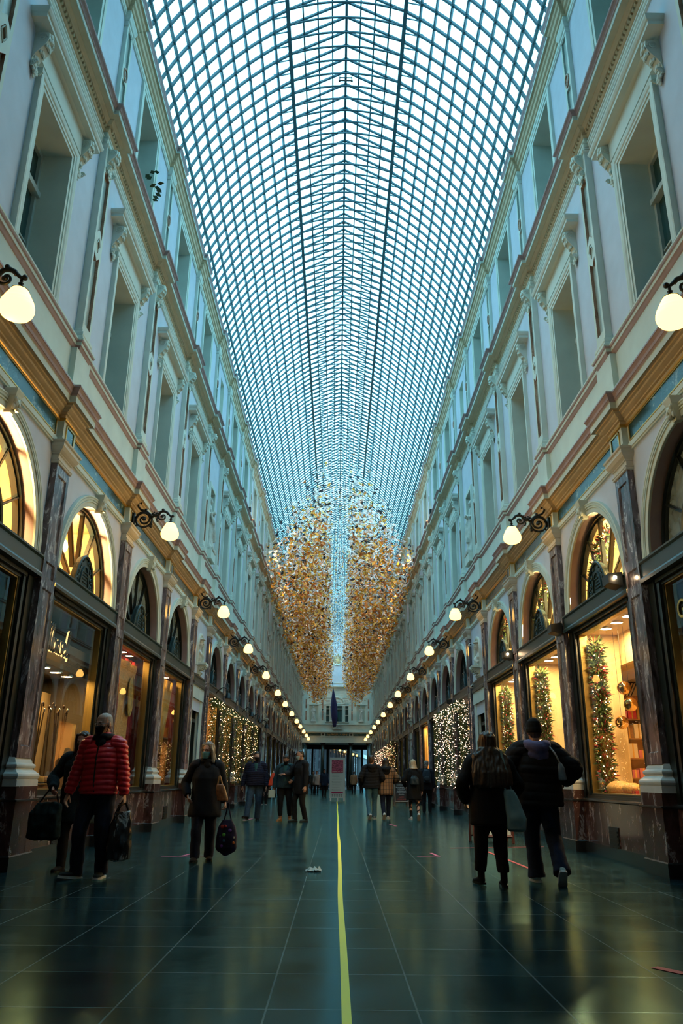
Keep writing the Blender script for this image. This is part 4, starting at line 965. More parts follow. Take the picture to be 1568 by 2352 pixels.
def hand(m, w, d, pn, sg, curl, S, thumb_in=.3):
    d = Vector(d).normalized(); pn = Vector(pn); pn = (pn - d * pn.dot(d)).normalized(); side = d.cross(pn) * 1.0
    rings = []
    for t, a, b in ((-.01, .026, .020), (.02, .034, .018), (.06, .041, .016), (.09, .042, .013), (.098, .034, .008)):
        rings.append([w + d * t * S + (side * cos(2 * PI * k / 10) * a + pn * sin(2 * PI * k / 10) * b) * S for k in range(10)])
    m.loft(rings)
    for i, (ln, off, c2) in enumerate(((.068, -.030, 0), (.078, -.010, 0), (.073, .010, .04), (.056, .030, .08))):
        p = w + d * .088 * S + side * off * S; pts = [p]; a = curl * .35
        for sgm in (.42, .33, .25):
            a += curl * (.55 + c2); p = p + (d * cos(a) + pn * sin(a)) * ln * sgm * 1.08 * S; pts.append(p)
        limb(m, pts, [.0098 * S, .0095 * S, .0086 * S, .007 * S], 8, 2)
    b = w + d * .025 * S - side * .028 * S
    t1 = (d * .75 - side * .62 + pn * thumb_in).normalized(); t2 = (d * .9 - side * .18 + pn * (thumb_in + .25)).normalized()
    limb(m, [b, b + t1 * .038 * S, b + t1 * .038 * S + t2 * .03 * S, b + t1 * .038 * S + t2 * .052 * S], [.014 * S, .0115 * S, .0105 * S, .008 * S], 8, 2)
def person(c):
    S = c['H'] / 1.8; vox = c.get('vox', .012); X, Y = c['at']
    t = thing('person', c['label'], 'person', (X, Y, 0), c.get('rz', 0), c.get('group'))
    B, TR, JK = MB(), MB(), MB(); SL = []; skin = c.get('skin', SKIN); Mh = head_mats(c); sh = c.get('bulk', 1.)
    lean = c.get('lean', 0)
    # body
    slices(B, [(z, 0, cy, rx, ry) for z, cy, rx, ry in ((-.022, -.066, .022, .022), (-.012, -.06, .036, .036), (.005, -.044, .05, .058), (.03, -.026, .06, .078), (.06, -.012, .067, .09), (.10, -.003, .0735, .096), (.14, .004, .076, .099), (.17, .007, .072, .094), (.195, .009, .058, .076), (.212, .01, .035, .045), (.219, .01, .01, .012))], 18, Mh, 2.1)
    for ce, r in (((0, -.104, .072), (.015, .022, .020)), ((0, -.100, .092), (.010, .016, .026)), ((0, -.088, .118), (.052, .016, .011)), ((.077, .012, .083), (.011, .024, .034)), ((-.077, .012, .083), (.011, .024, .034)), ((0, -.088, .030), (.026, .012, .008)), ((0, -.075, -.006), (.024, .02, .016)), ((.045, -.06, .068), (.022, .022, .02)), ((-.045, -.06, .068), (.022, .022, .02))):
        B.ell(Mh @ Vector(ce), r, 10, 7, Mh.to_3x3())
    nk = Mh @ Vector((0, .012, .03)); limb(B, [(0, .02 * S, 1.42 * S), (0, .014 * S, 1.50 * S), nk], [.075 * S, .058 * S, .055 * S], 14)
    b = sh
    torso = [(.86, 0, .0, .12, .10), (.93, 0, .005, .165, .115), (1.02, 0, .0, .160 * b, .112 * b), (1.12, 0, -.005, .146 * b, .108 * b), (1.22, 0, -.005, .158 * b, .116 * b), (1.33, 0, -.0, .172, .118), (1.41, 0, .01, .165, .098), (1.46, 0, .015, .12, .075), (1.49, 0, .016, .07, .06)]
    slices(B, [(z * S, cx, cy * S, rx * S, ry * S) for z, cx, cy, rx, ry in torso], 20)
    hands = []
    for sg, key in ((-1, 'R'), (1, 'L')):
        a = c.get('arm' + key, dict(w=(.27, .0, .86)))
        sp = Vector((sg * .188 * (.5 + .5 * b) * S, .01 * S, 1.425 * S)); wt = Vector((sg * a['w'][0] * S, a['w'][1] * S, a['w'][2] * S))
        el, wt = solve2(sp, wt, .295 * S, .262 * S, (sg * a.get('out', .35), a.get('back', 1), -.2))
        limb(B, [sp + Vector((-sg * .06 * S, 0, .0)), sp, el, wt], [.06 * S, .055 * S, .040 * S, .026 * S], 12)
        d = Vector(a['d']) if 'd' in a else (wt - el).normalized(); hand(B, wt, d, a.get('pn', (-sg, 0, 0)), sg * (1 if a.get('flip') else 1), a.get('curl', .55), S)
        hands.append((wt, d)); rs = c.get('sleeve', .020)
        JS = MB(); SL.append(JS)
        limb(JS, [sp + Vector((-sg * .07 * S, 0, .01 * S)), sp + Vector((sg * .004, 0, .0)), sp * .5 + el * .5, el, el * .5 + wt * .5, wt + d * .004], [(.075 + rs) * S, (.062 + rs) * S, (.050 + rs) * S, (.046 + rs) * S, (.040 + rs) * S, (.032 + rs * .75) * S], 14)
    feet = []
    for sg, key in ((-1, 'R'), (1, 'L')):
        g = c.get('leg' + key, {}); fx, fy = g.get('f', (.10, 0)); lift = g.get('lift', 0); toe = g.get('toe', .15) * sg; pit = g.get('pitch', 0)
        hp = Vector((sg * .092 * S, .005 * S, .92 * S)); an = Vector((sg * fx * S, fy * S, (.085 + lift) * S))
        kn, an = solve2(hp, an, .43 * S, .425 * S, (sg * .12, -1, 0))
        limb(B, [hp + Vector((0, 0, .06)), hp, hp * .5 + kn * .5, kn, kn * .62 + an * .38, an], [.09 * S, .088 * S, .073 * S, .052 * S, .052 * S, .036 * S], 14)
        w_ = c.get('leg_w', 1.); hm = c.get('hem', .062)
        e = an + Vector((0, 0, c.get('hem_z', -.035) * S))
        limb(TR, [hp + Vector((-sg * .01, 0, .09 * S)), hp + Vector((0, .01 * S, 0)), hp * .5 + kn * .5, kn, kn * .5 + an * .5, e], [.112 * S, .112 * S * (.6 + .4 * w_), .094 * S * w_, .076 * S * w_, .070 * S * w_, hm * S], 16, ref=(1, 0, 0))
        R = Matrix.Rotation(toe, 4, 'Z') @ Matrix.Rotation(pit, 4, 'X'); feet.append((an, R))
        limb(B, [an + (R @ Vector((0, .03, -.02))) * S, an + (R @ Vector((0, -.05, -.045))) * S, an + (R @ Vector((0, -.14, -.06))) * S], [.026 * S, .026 * S, .018 * S], 10)
    inst('body', remesh(B, 'body', skin, vox * .62 if vox < .011 else vox * .8, 1), t)
    # trousers
    slices(TR, [(z * S, 0, cy * S, rx * S, ry * S) for z, cy, rx, ry in ((.85, .0, .15, .115), (.90, .004, .178, .13), (.97, .006, .176 * b, .128 * b), (1.04, .0, .168 * b, .12 * b), (1.06, .0, .15 * b, .11 * b))], 20)
    inst('trousers', remesh(TR, 'trousers', c['trousers'], vox, 2, folds(.009 * S, (11, 11, 13), X * 3)), t)
    # top garment
    hz = c.get('hemtop', .86); ex = c.get('coat', .03); fl = c.get('flare', 1.0)
    rows = [(hz, 0, .0, (.165 + ex) * fl * b, (.120 + ex) * fl * b), (hz + .03, 0, .0, (.172 + ex) * fl * b, (.126 + ex) * fl * b), ((hz + 1.10) / 2, 0, .0, (.170 + ex) * b, (.122 + ex) * b), (1.12, 0, -.003, (.158 + ex) * b, (.114 + ex) * b), (1.24, 0, -.003, (.168 + ex) * b, (.120 + ex) * b), (1.34, 0, .0, .176 + ex, .118 + ex), (1.41, 0, .008, .172 + ex * .9, .100 + ex * .8), (1.455, 0, .014, .135 + ex * .6, .080 + ex * .7), (1.49, 0, .014, .085 + ex * .4, .068 + ex * .5), (1.53, 0, .010, .066 + ex * .3, .064 + ex * .4), (c.get('collar', 1.535) + .01, 0, .006, .062 + ex * .3, .062 + ex * .4)]
    slices(JK, [(z * S, cx, cy * S, rx * S, ry * S) for z, cx, cy, rx, ry in rows], 24)
    wr = quilt(c['quilt'], c.get('puff', .011) * S, X) if 'quilt' in c else folds(.017 * S, (9, 9, 5.5), X * 5 + 2)
    jk = inst(c.get('topname', 'jacket'), remesh(JK, c.get('topname', 'jacket'), c['top'], vox, 1 if 'quilt' in c else 2, wr), t)
    for JS in SL: inst('sleeve', remesh(JS, 'sleeve', c['top'], vox, 1 if 'quilt' in c else 2, wr), jk)
    # shoes
    for an, R in feet:
        m, s2 = MB(), MB(); rows = []
        def ring(y, w, z0, z1, n=14):
            out = []
            for k in range(n):
                a = 2 * PI * k / n; out.append(an + (R @ Vector((w * cos(a), y, z0 + (z1 - z0) * (.5 + .5 * sin(a))))) * S)
            return out
        tall = c.get('boot', 0)
        m.loft([ring(y, w, -.072, z1) for y, w, z1 in ((.075, .012, -.02), (.068, .030, .0), (.04, .040, .022), (.0, .042, .024), (-.04, .043, .0), (-.09, .047, -.022), (-.14, .047, -.03), (-.175, .036, -.038), (-.188, .014, -.05))])
        if tall: m.loft([[an + (R @ Vector((.044 * q_ * cos(2 * PI * k / 12), .02 + .050 * q_ * sin(2 * PI * k / 12), z_))) * S for k in range(12)] for z_, q_ in ((-.03, 1), (.03, .98), (.08, 1.0), (tall + .06, 1.05))])
        o = inst('shoe', smooth_by_angle(m.mesh('shoe', c['shoe']), 1.2), t)
        s2.loft([[an + (R @ Vector((q * w, y, zz))) * S for q, zz in ((-1, -.088), (1, -.088), (1, -.062), (-1, -.062))] for y, w in ((.085, .02), (.07, .04), (.03, .044), (-.06, .046), (-.11, .052), (-.16, .046), (-.19, .026), (-.198, .01))])
        inst('sole', s2.mesh('sole', c.get('sole', M['black'])), o)
    # hair and headgear
    hs = c.get('hair')
    if hs:
        m = MB(); k = hs.get('k', 1.0); F = Mh
        if hs['style'] == 'short':
            slices(m, [(z, 0, cy, rx * k, ry * k) for z, cy, rx, ry in ((.015, .062, .045, .034), (.05, .05, .066, .055), (.09, .034, .079, .072), (.13, .024, .083, .084), (.16, .012, .082, .095), (.19, .005, .073, .090), (.215, .006, .052, .064), (.234, .008, .018, .024))], 20, F, 2.1)
        elif hs['style'] == 'bald':
            slices(m, [(z, 0, cy, rx, ry) for z, cy, rx, ry in ((.02, .066, .04, .03), (.06, .05, .066, .053), (.10, .032, .077, .070), (.14, .02, .079, .083), (.175, .012, .074, .087), (.20, .010, .058, .068), (.2205, .01, .02, .026))], 20, F, 2.1)
        else:
            bk_ = hs.get('back', .09); ln = hs.get('len', .35); wd = hs.get('wide', .12)
            slices(m, [(z, 0, cy, rx * k, ry * k) for z, cy, rx, ry in ((-ln, bk_, wd * .75, .035), (-ln + .03, bk_, wd, .045), (-ln * .6, .1 + (bk_ - .1) * .8, wd * 1.02, .055), (-.06, .085, wd * .85 + .012, .06), (0, .065, .05 + wd * .42, .066), (.05, .045, .086, .068), (.10, .03, .088, .082), (.14, .022, .088, .090), (.17, .012, .083, .098), (.20, .006, .068, .086), (.222, .006, .045, .056), (.238, .008, .015, .02))], 22, F, 2.1)
            for sg in (-1, 1):
                if hs.get('front', 1): limb(m, [F @ Vector(p) for p in ((sg * .05, -.05, .19), (sg * .085, -.03, .11), (sg * .092, -.01, .03), (sg * .10, -.005, -.06), (sg * .105, 0, -ln * .7))], [(.03, .02), (.022, .03), (.024, .034), (.026, .034), (.014, .018)], 10, 3)
        inst('hair', remesh(m, 'hair', hs['mat'], max(.006, vox * .7), 1, folds(hs.get('rough', .008), hs.get('sc', (60, 60, 6)), 3)), t)
    if c.get('beanie'):
        m = MB(); slices(m, [(z, 0, cy, rx, ry) for z, cy, rx, ry in ((.075, .02, .086, .096), (.08, .02, .092, .102), (.125, .014, .094, .106), (.13, .014, .090, .102), (.17, .008, .088, .104), (.21, .008, .078, .092), (.24, .008, .055, .066), (.256, .008, .02, .024))], 20, Mh, 2.1); inst('beanie', remesh(m, 'beanie', c['beanie'], vox * .7, 1), t)
    if c.get('hood'):
        m = MB(); limb(m, [(-.10 * S, -.07 * S, 1.50 * S), (-.125 * S, .03 * S, 1.525 * S), (-.09 * S, .14 * S, 1.50 * S), (0, .18 * S, 1.47 * S), (.09 * S, .14 * S, 1.50 * S), (.125 * S, .03 * S, 1.525 * S), (.10 * S, -.07 * S, 1.50 * S)], [.024 * S, (.038 * S, .045 * S), (.065 * S, .06 * S), (.08 * S, .07 * S), (.065 * S, .06 * S), (.038 * S, .045 * S), .024 * S], 12, 4)
        m.ell((0, .15 * S, 1.40 * S), (.13 * S, .06 * S, .10 * S), 12, 8)
        inst('hood', remesh(m, 'hood', c['hood'], vox, 2, folds(.008, (18, 18, 18), 4)), t)
    if c.get('scarf'):
        m = MB(); limb(m, [(.09 * S * cos(a), .01 * S + .085 * S * sin(a), 1.515 * S) for a in [2 * PI * i / 10 for i in range(11)]], [.045 * S] * 11, 10, 2); m.ell((0, -.09 * S, 1.44 * S), (.07 * S, .04 * S, .08 * S), 10, 7); inst('scarf', remesh(m, 'scarf', c['scarf'], vox, 2, folds(.008, (20, 20, 20), 1)), t)
    if c.get('mask'):
        m = MB(); nu, nv = 14, 7; g_ = []
        for j in range(nv):
            z = -.030 + .108 * j / (nv - 1); row = []
            for i in range(nu):
                u = (-1.25 + 2.5 * i / (nu - 1)); rx, ry, cy = hr(max(z, -.012)); bump = .020 * max(0, 1 - abs(u) / .55) * max(0, 1 - abs(z - .055) / .07)
                row.append(Mh @ Vector(((rx + .007) * sin(u), cy - (ry + .012 + bump + .006 * (j % 2)) * cos(u), z)))
            g_.append(row)
        m.loft(g_, cap=False, close=False)
        for sg in (-1, 1):
            for z0 in (.0, .065): m.tube([Mh @ Vector(p) for p in ((sg * .066, -.03, z0), (sg * .078, -.0, .06 + z0 * .3), (sg * .083, .03, .09))], .0018, 4)
        me = m.mesh('face_mask', c['mask'], True); o = inst('face_mask', me, t); so = o.modifiers.new('t', 'SOLIDIFY'); so.thickness = .003
    if c.get('glasses'):
        m = MB()
        for sg in (-1, 1):
            m.tube([Mh @ Vector((sg * .034 + .025 * cos(a), -.106 + .004 * abs(cos(a)), .098 + .020 * sin(a))) for a in [2 * PI * i / 14 for i in range(15)]], .0026, 5)
            m.tube([Mh @ Vector(p) for p in ((sg * .059, -.102, .102), (sg * .076, -.06, .102), (sg * .08, .01, .098))], .002, 4)
        m.tube([Mh @ Vector(p) for p in ((-.01, -.108, .1), (0, -.112, .102), (.01, -.108, .1))], .0025, 4); inst('glasses', m.mesh('glasses', M['iron']), t)
    if c.get('eyes') or (vox < .013 and abs(c.get('rz', 0)) < 2):
        for sg in (-1, 1):
            m = MB(); m.ell(Mh @ Vector((sg * .031, -.083, .097)), (.012, .009, .007), 8, 6, Mh.to_3x3()); inst('eye', m.mesh('eye', M['black'], True), t)
    if c.get('zip'):
        m = MB(); pts = [(.012 * S, -(.118 + ex) * 1.0 * S * b, z * S) for z in (hz + .02,)] + [(.0, -(.113 + ex + .010) * S * b, z * S) for z in (1.0, 1.15, 1.28)] + [(0, -(.108 + ex) * S, 1.38 * S), (0, -(.075 + ex) * S, 1.47 * S)]
        m.tube(pts, .009 * S, 6); inst('zip', m.mesh('zip', c['zip']), t)
    if c.get('shirt'):
        m = MB(); slices(m, [(z * S, 0, -.025 * S, w_ * S, d_ * S) for z, w_, d_ in ((.93, .03, .095 * b + ex), (1.0, .045, .098 * b + ex), (1.12, .06, .100 * b + ex), (1.24, .07, .106 * b + ex), (1.35, .075, .102 + ex), (1.43, .07, .085 + ex * .8), (1.49, .06, .062 + ex * .5))], 16); inst('shirt', m.mesh('shirt', c['shirt'], True), t)
    return t, hands, S
BLACK = fabric('black_cloth', (.006, .007, .009)); BLACK2 = fabric('black_wool', (.010, .011, .014)); NAVY = fabric('navy_quilting', (.010, .013, .035)); DENIM = fabric('blue_denim', (.030, .060, .10), .9, .25, 40); DDENIM = fabric('dark_denim', (.010, .016, .035), .9, .2, 40); TEAL = fabric('teal_cotton', (.025, .085, .085)); RED = plain('red_nylon', (.72, .018, .035), .34, var=.1, scale=12); WHITE = plain('white_rubber', (.6, .62, .6), .5); TAN = plain('tan_leather', (.30, .15, .05), .6, var=.15, scale=20)
H_BR = plain('brown_hair', (.045, .024, .014), .45, var=.4, scale=40); H_GR = plain('grey_hair', (.22, .21, .19), .5, var=.3, scale=40); H_DK = plain('dark_hair', (.010, .008, .007), .45, var=.3, scale=40); H_BL = plain('blonde_hair', (.50, .40, .26), .45, var=.35, scale=40); H_WH = plain('white_stubble', (.45, .45, .44), .7); BLUEMASK = fabric('blue_mask', (.10, .30, .36), .8, .05); PALEMASK = fabric('pale_mask', (.35, .5, .52), .8, .05)
def plaid():
    m, nt, b = newmat('tan_plaid'); tc = nt.nodes.new('ShaderNodeTexCoord'); sp = nt.nodes.new('ShaderNodeSeparateXYZ'); cb = nt.nodes.new('ShaderNodeCombineXYZ'); bk = nt.nodes.new('ShaderNodeTexBrick'); bk.offset = 0
    nt.links.new(tc.outputs['Object'], sp.inputs[0]); nt.links.new(sp.outputs[0], cb.inputs[0]); nt.links.new(sp.outputs[2], cb.inputs[1]); nt.links.new(cb.outputs[0], bk.inputs['Vector'])
    for k, v in (('Scale', 1), ('Brick Width', .085), ('Row Height', .105), ('Mortar Size', .008)): bk.inputs[k].default_value = v
    bk.inputs['Color1'].default_value = (.34, .20, .10, 1); bk.inputs['Color2'].default_value = (.26, .13, .055, 1); bk.inputs['Mortar'].default_value = (.02, .02, .025, 1)
    nt.links.new(bk.outputs['Color'], b.inputs['Base Color']); b.inputs['Roughness'].default_value = .9; return m
W = dict
P_RED = person(W(H=1.86, at=(-2.88, 9.85), rz=-.12, vox=.0095, label='person in a bright red quilted jacket and black mask carrying a plastic bag', top=RED, quilt=.062, puff=.014, coat=.036, sleeve=.028, bulk=1.06, hemtop=.885, collar=1.565, trousers=DDENIM, leg_w=1.1, hem=.075, shoe=fabric('dark_canvas', (.02, .03, .035)), sole=WHITE, hair=W(style='bald', mat=H_WH, rough=.001), mask=BLACK, glasses=1, eyes=1, zip=M['black'], scarf=BLACK2, turn=-.42, nod=.12, legR=W(f=(.14, -.06), toe=.7, pitch=-.12), legL=W(f=(.11, .05), toe=.1), armR=W(w=(.355, -.05, .84), out=.9), armL=W(w=(.33, -.02, .83), out=.9, curl=1.0)))
P_BEH = person(W(H=1.66, at=(-3.36, 10.62), rz=.1, vox=.0105, label='person with brown hair and glasses in a dark furry coat behind the red jacket', top=fabric('dark_teal_fur', (.010, .022, .026), .9, .5, 60), coat=.055, sleeve=.04, hemtop=.60, flare=1.15, collar=1.55, trousers=BLACK, shoe=BLACK, topname='coat', hair=W(style='long', mat=H_BR, len=.05, wide=.10), mask=BLACK, glasses=1, eyes=1, turn=-.25, nod=.1, legR=W(f=(.10, -.12), toe=.3), legL=W(f=(.09, .1)), armR=W(w=(.30, -.20, 1.05), out=.9, curl=.9, d=(.1, -.7, -.4))))
P_GREY = person(W(H=1.60, at=(-1.93, 11.95), rz=.12, vox=.0105, label='person with long grey hair, glasses and blue mask in a dark navy coat', top=fabric('navy_wool', (.007, .011, .018)), topname='coat', coat=.05, sleeve=.032, bulk=1.12, hemtop=.66, flare=1.08, collar=1.56, trousers=DDENIM, leg_w=1.15, hem=.078, shoe=BLACK, hair=W(style='long', mat=H_GR, len=.13, wide=.115), scarf=BLACK2, mask=BLUEMASK, glasses=1, eyes=1, turn=-.55, nod=.0, legR=W(f=(.11, -.1), toe=.2), legL=W(f=(.10, .12)), armR=W(w=(.28, -.10, .98), out=.8), armL=W(w=(.335, -.02, .80), out=.5, curl=1.1)))
P_NAVY = person(W(H=1.86, at=(-2.36, 23.6), rz=.05, label='person in a navy puffer jacket over a green shirt, jeans and black mask', top=NAVY, quilt=.06, puff=.012, coat=.05, sleeve=.035, bulk=1.2, hemtop=.90, trousers=DENIM, leg_w=1.15, hem=.085, shoe=BLACK, hair=W(style='short', mat=H_DK), mask=BLACK, shirt=TEAL, turn=.35, legR=W(f=(.20, -.30), toe=.5, pitch=-.2), legL=W(f=(.08, .08)), armR=W(w=(.36, .02, .87), out=.7), armL=W(w=(.30, -.05, .88), out=.7)))
P_DENIM = person(W(H=1.78, at=(-1.48, 23.3), rz=-.1, label='person in a denim jacket and teal hoodie looking down, tan boots', top=fabric('dark_denim_jacket', (.018, .045, .06), .9, .25, 40), coat=.04, sleeve=.032, bulk=1.15, hemtop=.88, trousers=BLACK, leg_w=1.05, hem=.06, hem_z=.06, shoe=TAN, boot=.05, sole=TAN, hair=W(style='short', mat=H_DK, k=1.04), mask=BLACK, skin=SKIN2, shirt=TEAL, hood=TEAL, nod=.42, legR=W(f=(.12, -.05), toe=.3), legL=W(f=(.15, -.02), toe=.4), armR=W(w=(.33, -.02, .88), out=.7, curl=1.1), armL=W(w=(.24, -.26, 1.08), out=1)))
P_BLK = person(W(H=1.90, at=(-1.03, 22.95), rz=-.9, label='tall person all in black with pale mask reaching a hand toward the denim jacket', top=BLACK2, topname='coat', coat=.038, sleeve=.028, hemtop=.68, trousers=BLACK, hem=.062, shoe=fabric('grey_shoe', (.03, .06, .07)), hair=W(style='bald', mat=H_DK, rough=.001), mask=PALEMASK, turn=-.35, nod=.2, legR=W(f=(.10, -.1)), legL=W(f=(.1, .1)), armR=W(w=(.16, -.42, 1.17), out=1, d=(-.25, -.95, .05), pn=(.2, 0, -1), curl=.15), armL=W(w=(.27, -.05, .87))))
P_ORG = person(W(H=1.60, at=(-3.36, 38.0), rz=0, vox=.016, label='half hidden person in dark clothes behind the navy puffer jacket', top=BLACK2, coat=.04, trousers=BLACK, shoe=BLACK, sole=WHITE, hair=W(style='short', mat=H_DK), armL=W(w=(.30, -.04, .9), curl=1)))
P_HOOD = person(W(H=1.82, at=(1.03, 24.85), rz=PI + .06, label='person walking away in a black padded jacket and light blue jeans', top=BLACK2, quilt=.085, puff=.010, coat=.055, sleeve=.04, bulk=1.1, hemtop=.87, trousers=fabric('light_blue_denim', (.05, .14, .20), .9, .2, 40), hem=.07, shoe=fabric('grey_suede', (.16, .22, .24)), sole=WHITE, hair=W(style='short', mat=H_BR, k=1.03), hood=BLACK2, turn=-.5, legL=W(f=(.09, .30), lift=.06, pitch=.75), legR=W(f=(.09, -.1)), armR=W(w=(.26, -.14, .98), out=.9), armL=W(w=(.26, -.14, .98), out=.9)))
P_PLD = person(W(H=1.74, at=(1.47, 25.0), rz=PI, label='person walking away in a tan plaid overshirt with dark hair', top=plaid(), topname='overshirt', coat=.055, sleeve=.045, bulk=1.08, hemtop=.72, trousers=DDENIM, hem=.06, shoe=WHITE, sole=WHITE, hair=W(style='long', mat=H_DK, len=.06, wide=.09), hood=BLACK, legL=W(f=(.08, .30), lift=.07, pitch=.8), legR=W(f=(.07, -.1)), armR=W(w=(.27, -.20, 1.08), out=1), armL=W(w=(.30, -.02, .85))))
P_BLN = person(W(H=1.70, at=(2.27, 24.55), rz=PI, label='person with blonde hair walking away in a black coat, one heel lifted', top=BLACK, topname='coat', coat=.05, sleeve=.035, hemtop=.60, flare=1.1, trousers=BLACK2, leg_w=.72, hem=.045, shoe=WHITE, sole=WHITE, hair=W(style='long', mat=H_BL, len=.05, wide=.115), turn=.2, legR=W(f=(.12, .32), lift=.09, pitch=.85), legL=W(f=(.08, -.08)), armL=W(w=(.25, -.16, 1.0), out=.9)))
P_BAK = person(W(H=1.80, at=(3.25, 29.9), rz=PI - .1, label='person with curly grey hair and a backpack by the fairy-light windows', top=fabric('dark_blue_anorak', (.009, .015, .026)), coat=.05, sleeve=.04, hemtop=.80, trousers=BLACK, shoe=BLACK, hair=W(style='short', mat=H_GR, k=1.14, rough=.02, sc=(40, 40, 40))))
P_LNG = person(W(H=1.64, at=(1.72, 9.42), rz=PI + .04, vox=.0095, label='person with long brown hair walking away in a black coat with a pale tote', top=BLACK, topname='coat', coat=.065, sleeve=.045, bulk=1.12, hemtop=.70, flare=1.02, trousers=BLACK2, leg_w=1.15, hem=.072, hem_z=.07, shoe=BLACK, boot=.09, hair=W(style='long', mat=H_BR, len=.42, wide=.205, k=1.16, back=.175, rough=.014, sc=(40, 40, 4)), legR=W(f=(.13, -.05), toe=.1), legL=W(f=(.12, -.22), toe=.2), armR=W(w=(.29, -.16, .98), out=1.1), armL=W(w=(.29, -.16, .98), out=1.1)))
P_BEA = person(W(H=1.82, at=(2.37, 9.80), rz=PI - .03, vox=.0095, label='person in a black beanie, black padded jacket and lavender hood walking away', top=BLACK2, quilt=.10, puff=.010, coat=.075, sleeve=.06, bulk=1.15, hemtop=.82, collar=1.54, trousers=fabric('indigo_denim', (.010, .020, .048), .9, .2, 40), leg_w=1.2, hem=.098, shoe=plain('pale_trainer', (.36, .48, .48), .6), sole=WHITE, hair=W(style='short', mat=H_BR), beanie=BLACK, hood=fabric('lavender_fleece', (.13, .13, .27)), legR=W(f=(.13, .32), lift=.08, pitch=.8, toe=.1), legL=W(f=(.06, -.12), toe=.1), armR=W(w=(.36, -.17, 1.10), out=1.3), armL=W(w=(.32, -.17, 1.10), out=1.2)))
far = [((1.5, 72), PI, 1.82, (.42, .30, .18), 'person in a beige coat walking away toward the end passage', H_BR), ((-1.62, 66), 0, 1.80, (.45, .47, .48), 'distant person in a white jacket near the end passage', H_DK), ((-.86, 56), .2, 1.80, (.02, .035, .07), 'distant person in dark blue just beside the white notice board', H_DK), ((-1.98, 69), .3, 1.80, (.05, .08, .09), 'distant person in grey-green to the left of the white jacket', H_BR), ((2.35, 78), PI, 1.78, (.03, .05, .08), 'distant person in dark clothes to the right of the beige coat', H_DK), ((-2.7, 74), 0, 1.75, (.02, .025, .03), 'distant person in black by the left shop fronts', H_DK)]
for at, rz, Hh, col, lab, hm_ in far:
    person(W(H=Hh, at=at, rz=rz, vox=.022, label=lab, top=fabric('distant_coat', col), coat=.05, sleeve=.035, hemtop=.72, trousers=BLACK, shoe=BLACK, hair=W(style='short', mat=hm_, k=1.08), legL=W(f=(.1, .12))))
# ---------------------------------------------------------------- statues
def statue_mesh(kind):
    m = MB()
    if kind == 'bust':
        slices(m, [(z, 0, .02 + cy, rx * 1.25, ry * 1.25) for z, cy, rx, ry in ((.46, -.05, .03, .03), (.50, -.03, .055, .07), (.56, -.01, .068, .088), (.62, 0, .072, .092), (.67, .01, .06, .08), (.70, .01, .03, .04))], 16)
        m.ell((0, -.125, .575), (.02, .03, .035), 8, 6); m.ell((0, .03, .64), (.11, .13, .075), 12, 8); m.ell((0, -.03, .70), (.14, .15, .035), 14, 6); m.ell((0, .02, .72), (.09, .10, .06), 12, 7)
        limb(m, [(0, .02, .30), (0, .01, .50)], [.075, .065], 12); slices(m, [(.02, 0, .02, .10, .08), (.10, 0, .02, .17, .11), (.25, 0, .02, .22, .13), (.33, 0, .02, .16, .10), (.38, 0, .02, .09, .08)], 18)
        slices(m, [(-.02, 0, .02, .12, .10), (.03, 0, .02, .12, .10), (.05, 0, .02, .08, .07)], 14); limb(m, [(-.18, -.02, .30), (0, -.13, .18), (.16, -.06, .08)], [.05, .05, .05], 10)
        return remesh(m, 'figure', M['stone'], .014, 1, folds(.012, (22, 22, 18), 2))
    slices(m, [(.0, 0, 0, .30, .24), (.06, 0, 0, .29, .23), (.3, 0, 0, .22, .19), (.8, .01, 0, .19, .17), (1.0, .015, 0, .17, .14), (1.15, .01, 0, .14, .11), (1.35, 0, 0, .18, .12), (1.45, 0, 0, .16, .10), (1.52, 0, 0, .07, .06)], 22)
    Mh = Matrix.Translation((0, -.01, 1.58)) @ Matrix.Rotation(.45 if kind == 'maiden' else -.2, 4, 'Z')
    slices(m, [(z, 0, cy, rx, ry) for z, cy, rx, ry in ((-.02, -.06, .03, .03), (.03, -.026, .058, .076), (.10, -.003, .0735, .096), (.17, .007, .072, .094), (.22, .01, .02, .02))], 16, Mh); m.ell(Mh @ Vector((0, -.105, .07)), (.015, .022, .022), 7, 5); m.ell(Mh @ Vector((0, .04, .14)), (.088, .095, .09), 12, 8); m.ell(Mh @ Vector((0, .13, .10)), (.05, .05, .05), 9, 6)
    limb(m, [(0, 0, 1.45), (0, -.005, 1.6)], [.06, .055], 12)
    if kind == 'maiden':
        for sg in (-1, 1): limb(m, [(sg * .18, 0, 1.43), (sg * .25, -.06, 1.16), (sg * .04, -.22, 1.26)], [.062, .05, .035], 10)
        limb(m, [(-.2, -.1, 1.2), (-.05, -.2, .8), (.12, -.2, .3)], [.07, .05, .06], 10)
    else:
        limb(m, [(.18, 0, 1.43), (.30, .0, 1.18), (.22, -.12, .95)], [.062, .05, .035], 10); limb(m, [(-.18, 0, 1.43), (-.27, -.02, 1.20), (-.10, -.22, 1.22)], [.062, .05, .035], 10); limb(m, [(.2, -.1, 1.25), (-.05, -.19, .9), (-.2, -.14, .25)], [.08, .07, .08], 10)
    m.box(-.32, .32, -.26, .24, -.08, .04)
    return remesh(m, 'figure', M['stone'], .017, 1, folds(.030, (16, 16, 4), 5))
SB, SM, SH = statue_mesh('bust'), statue_mesh('maiden'), statue_mesh('hero')
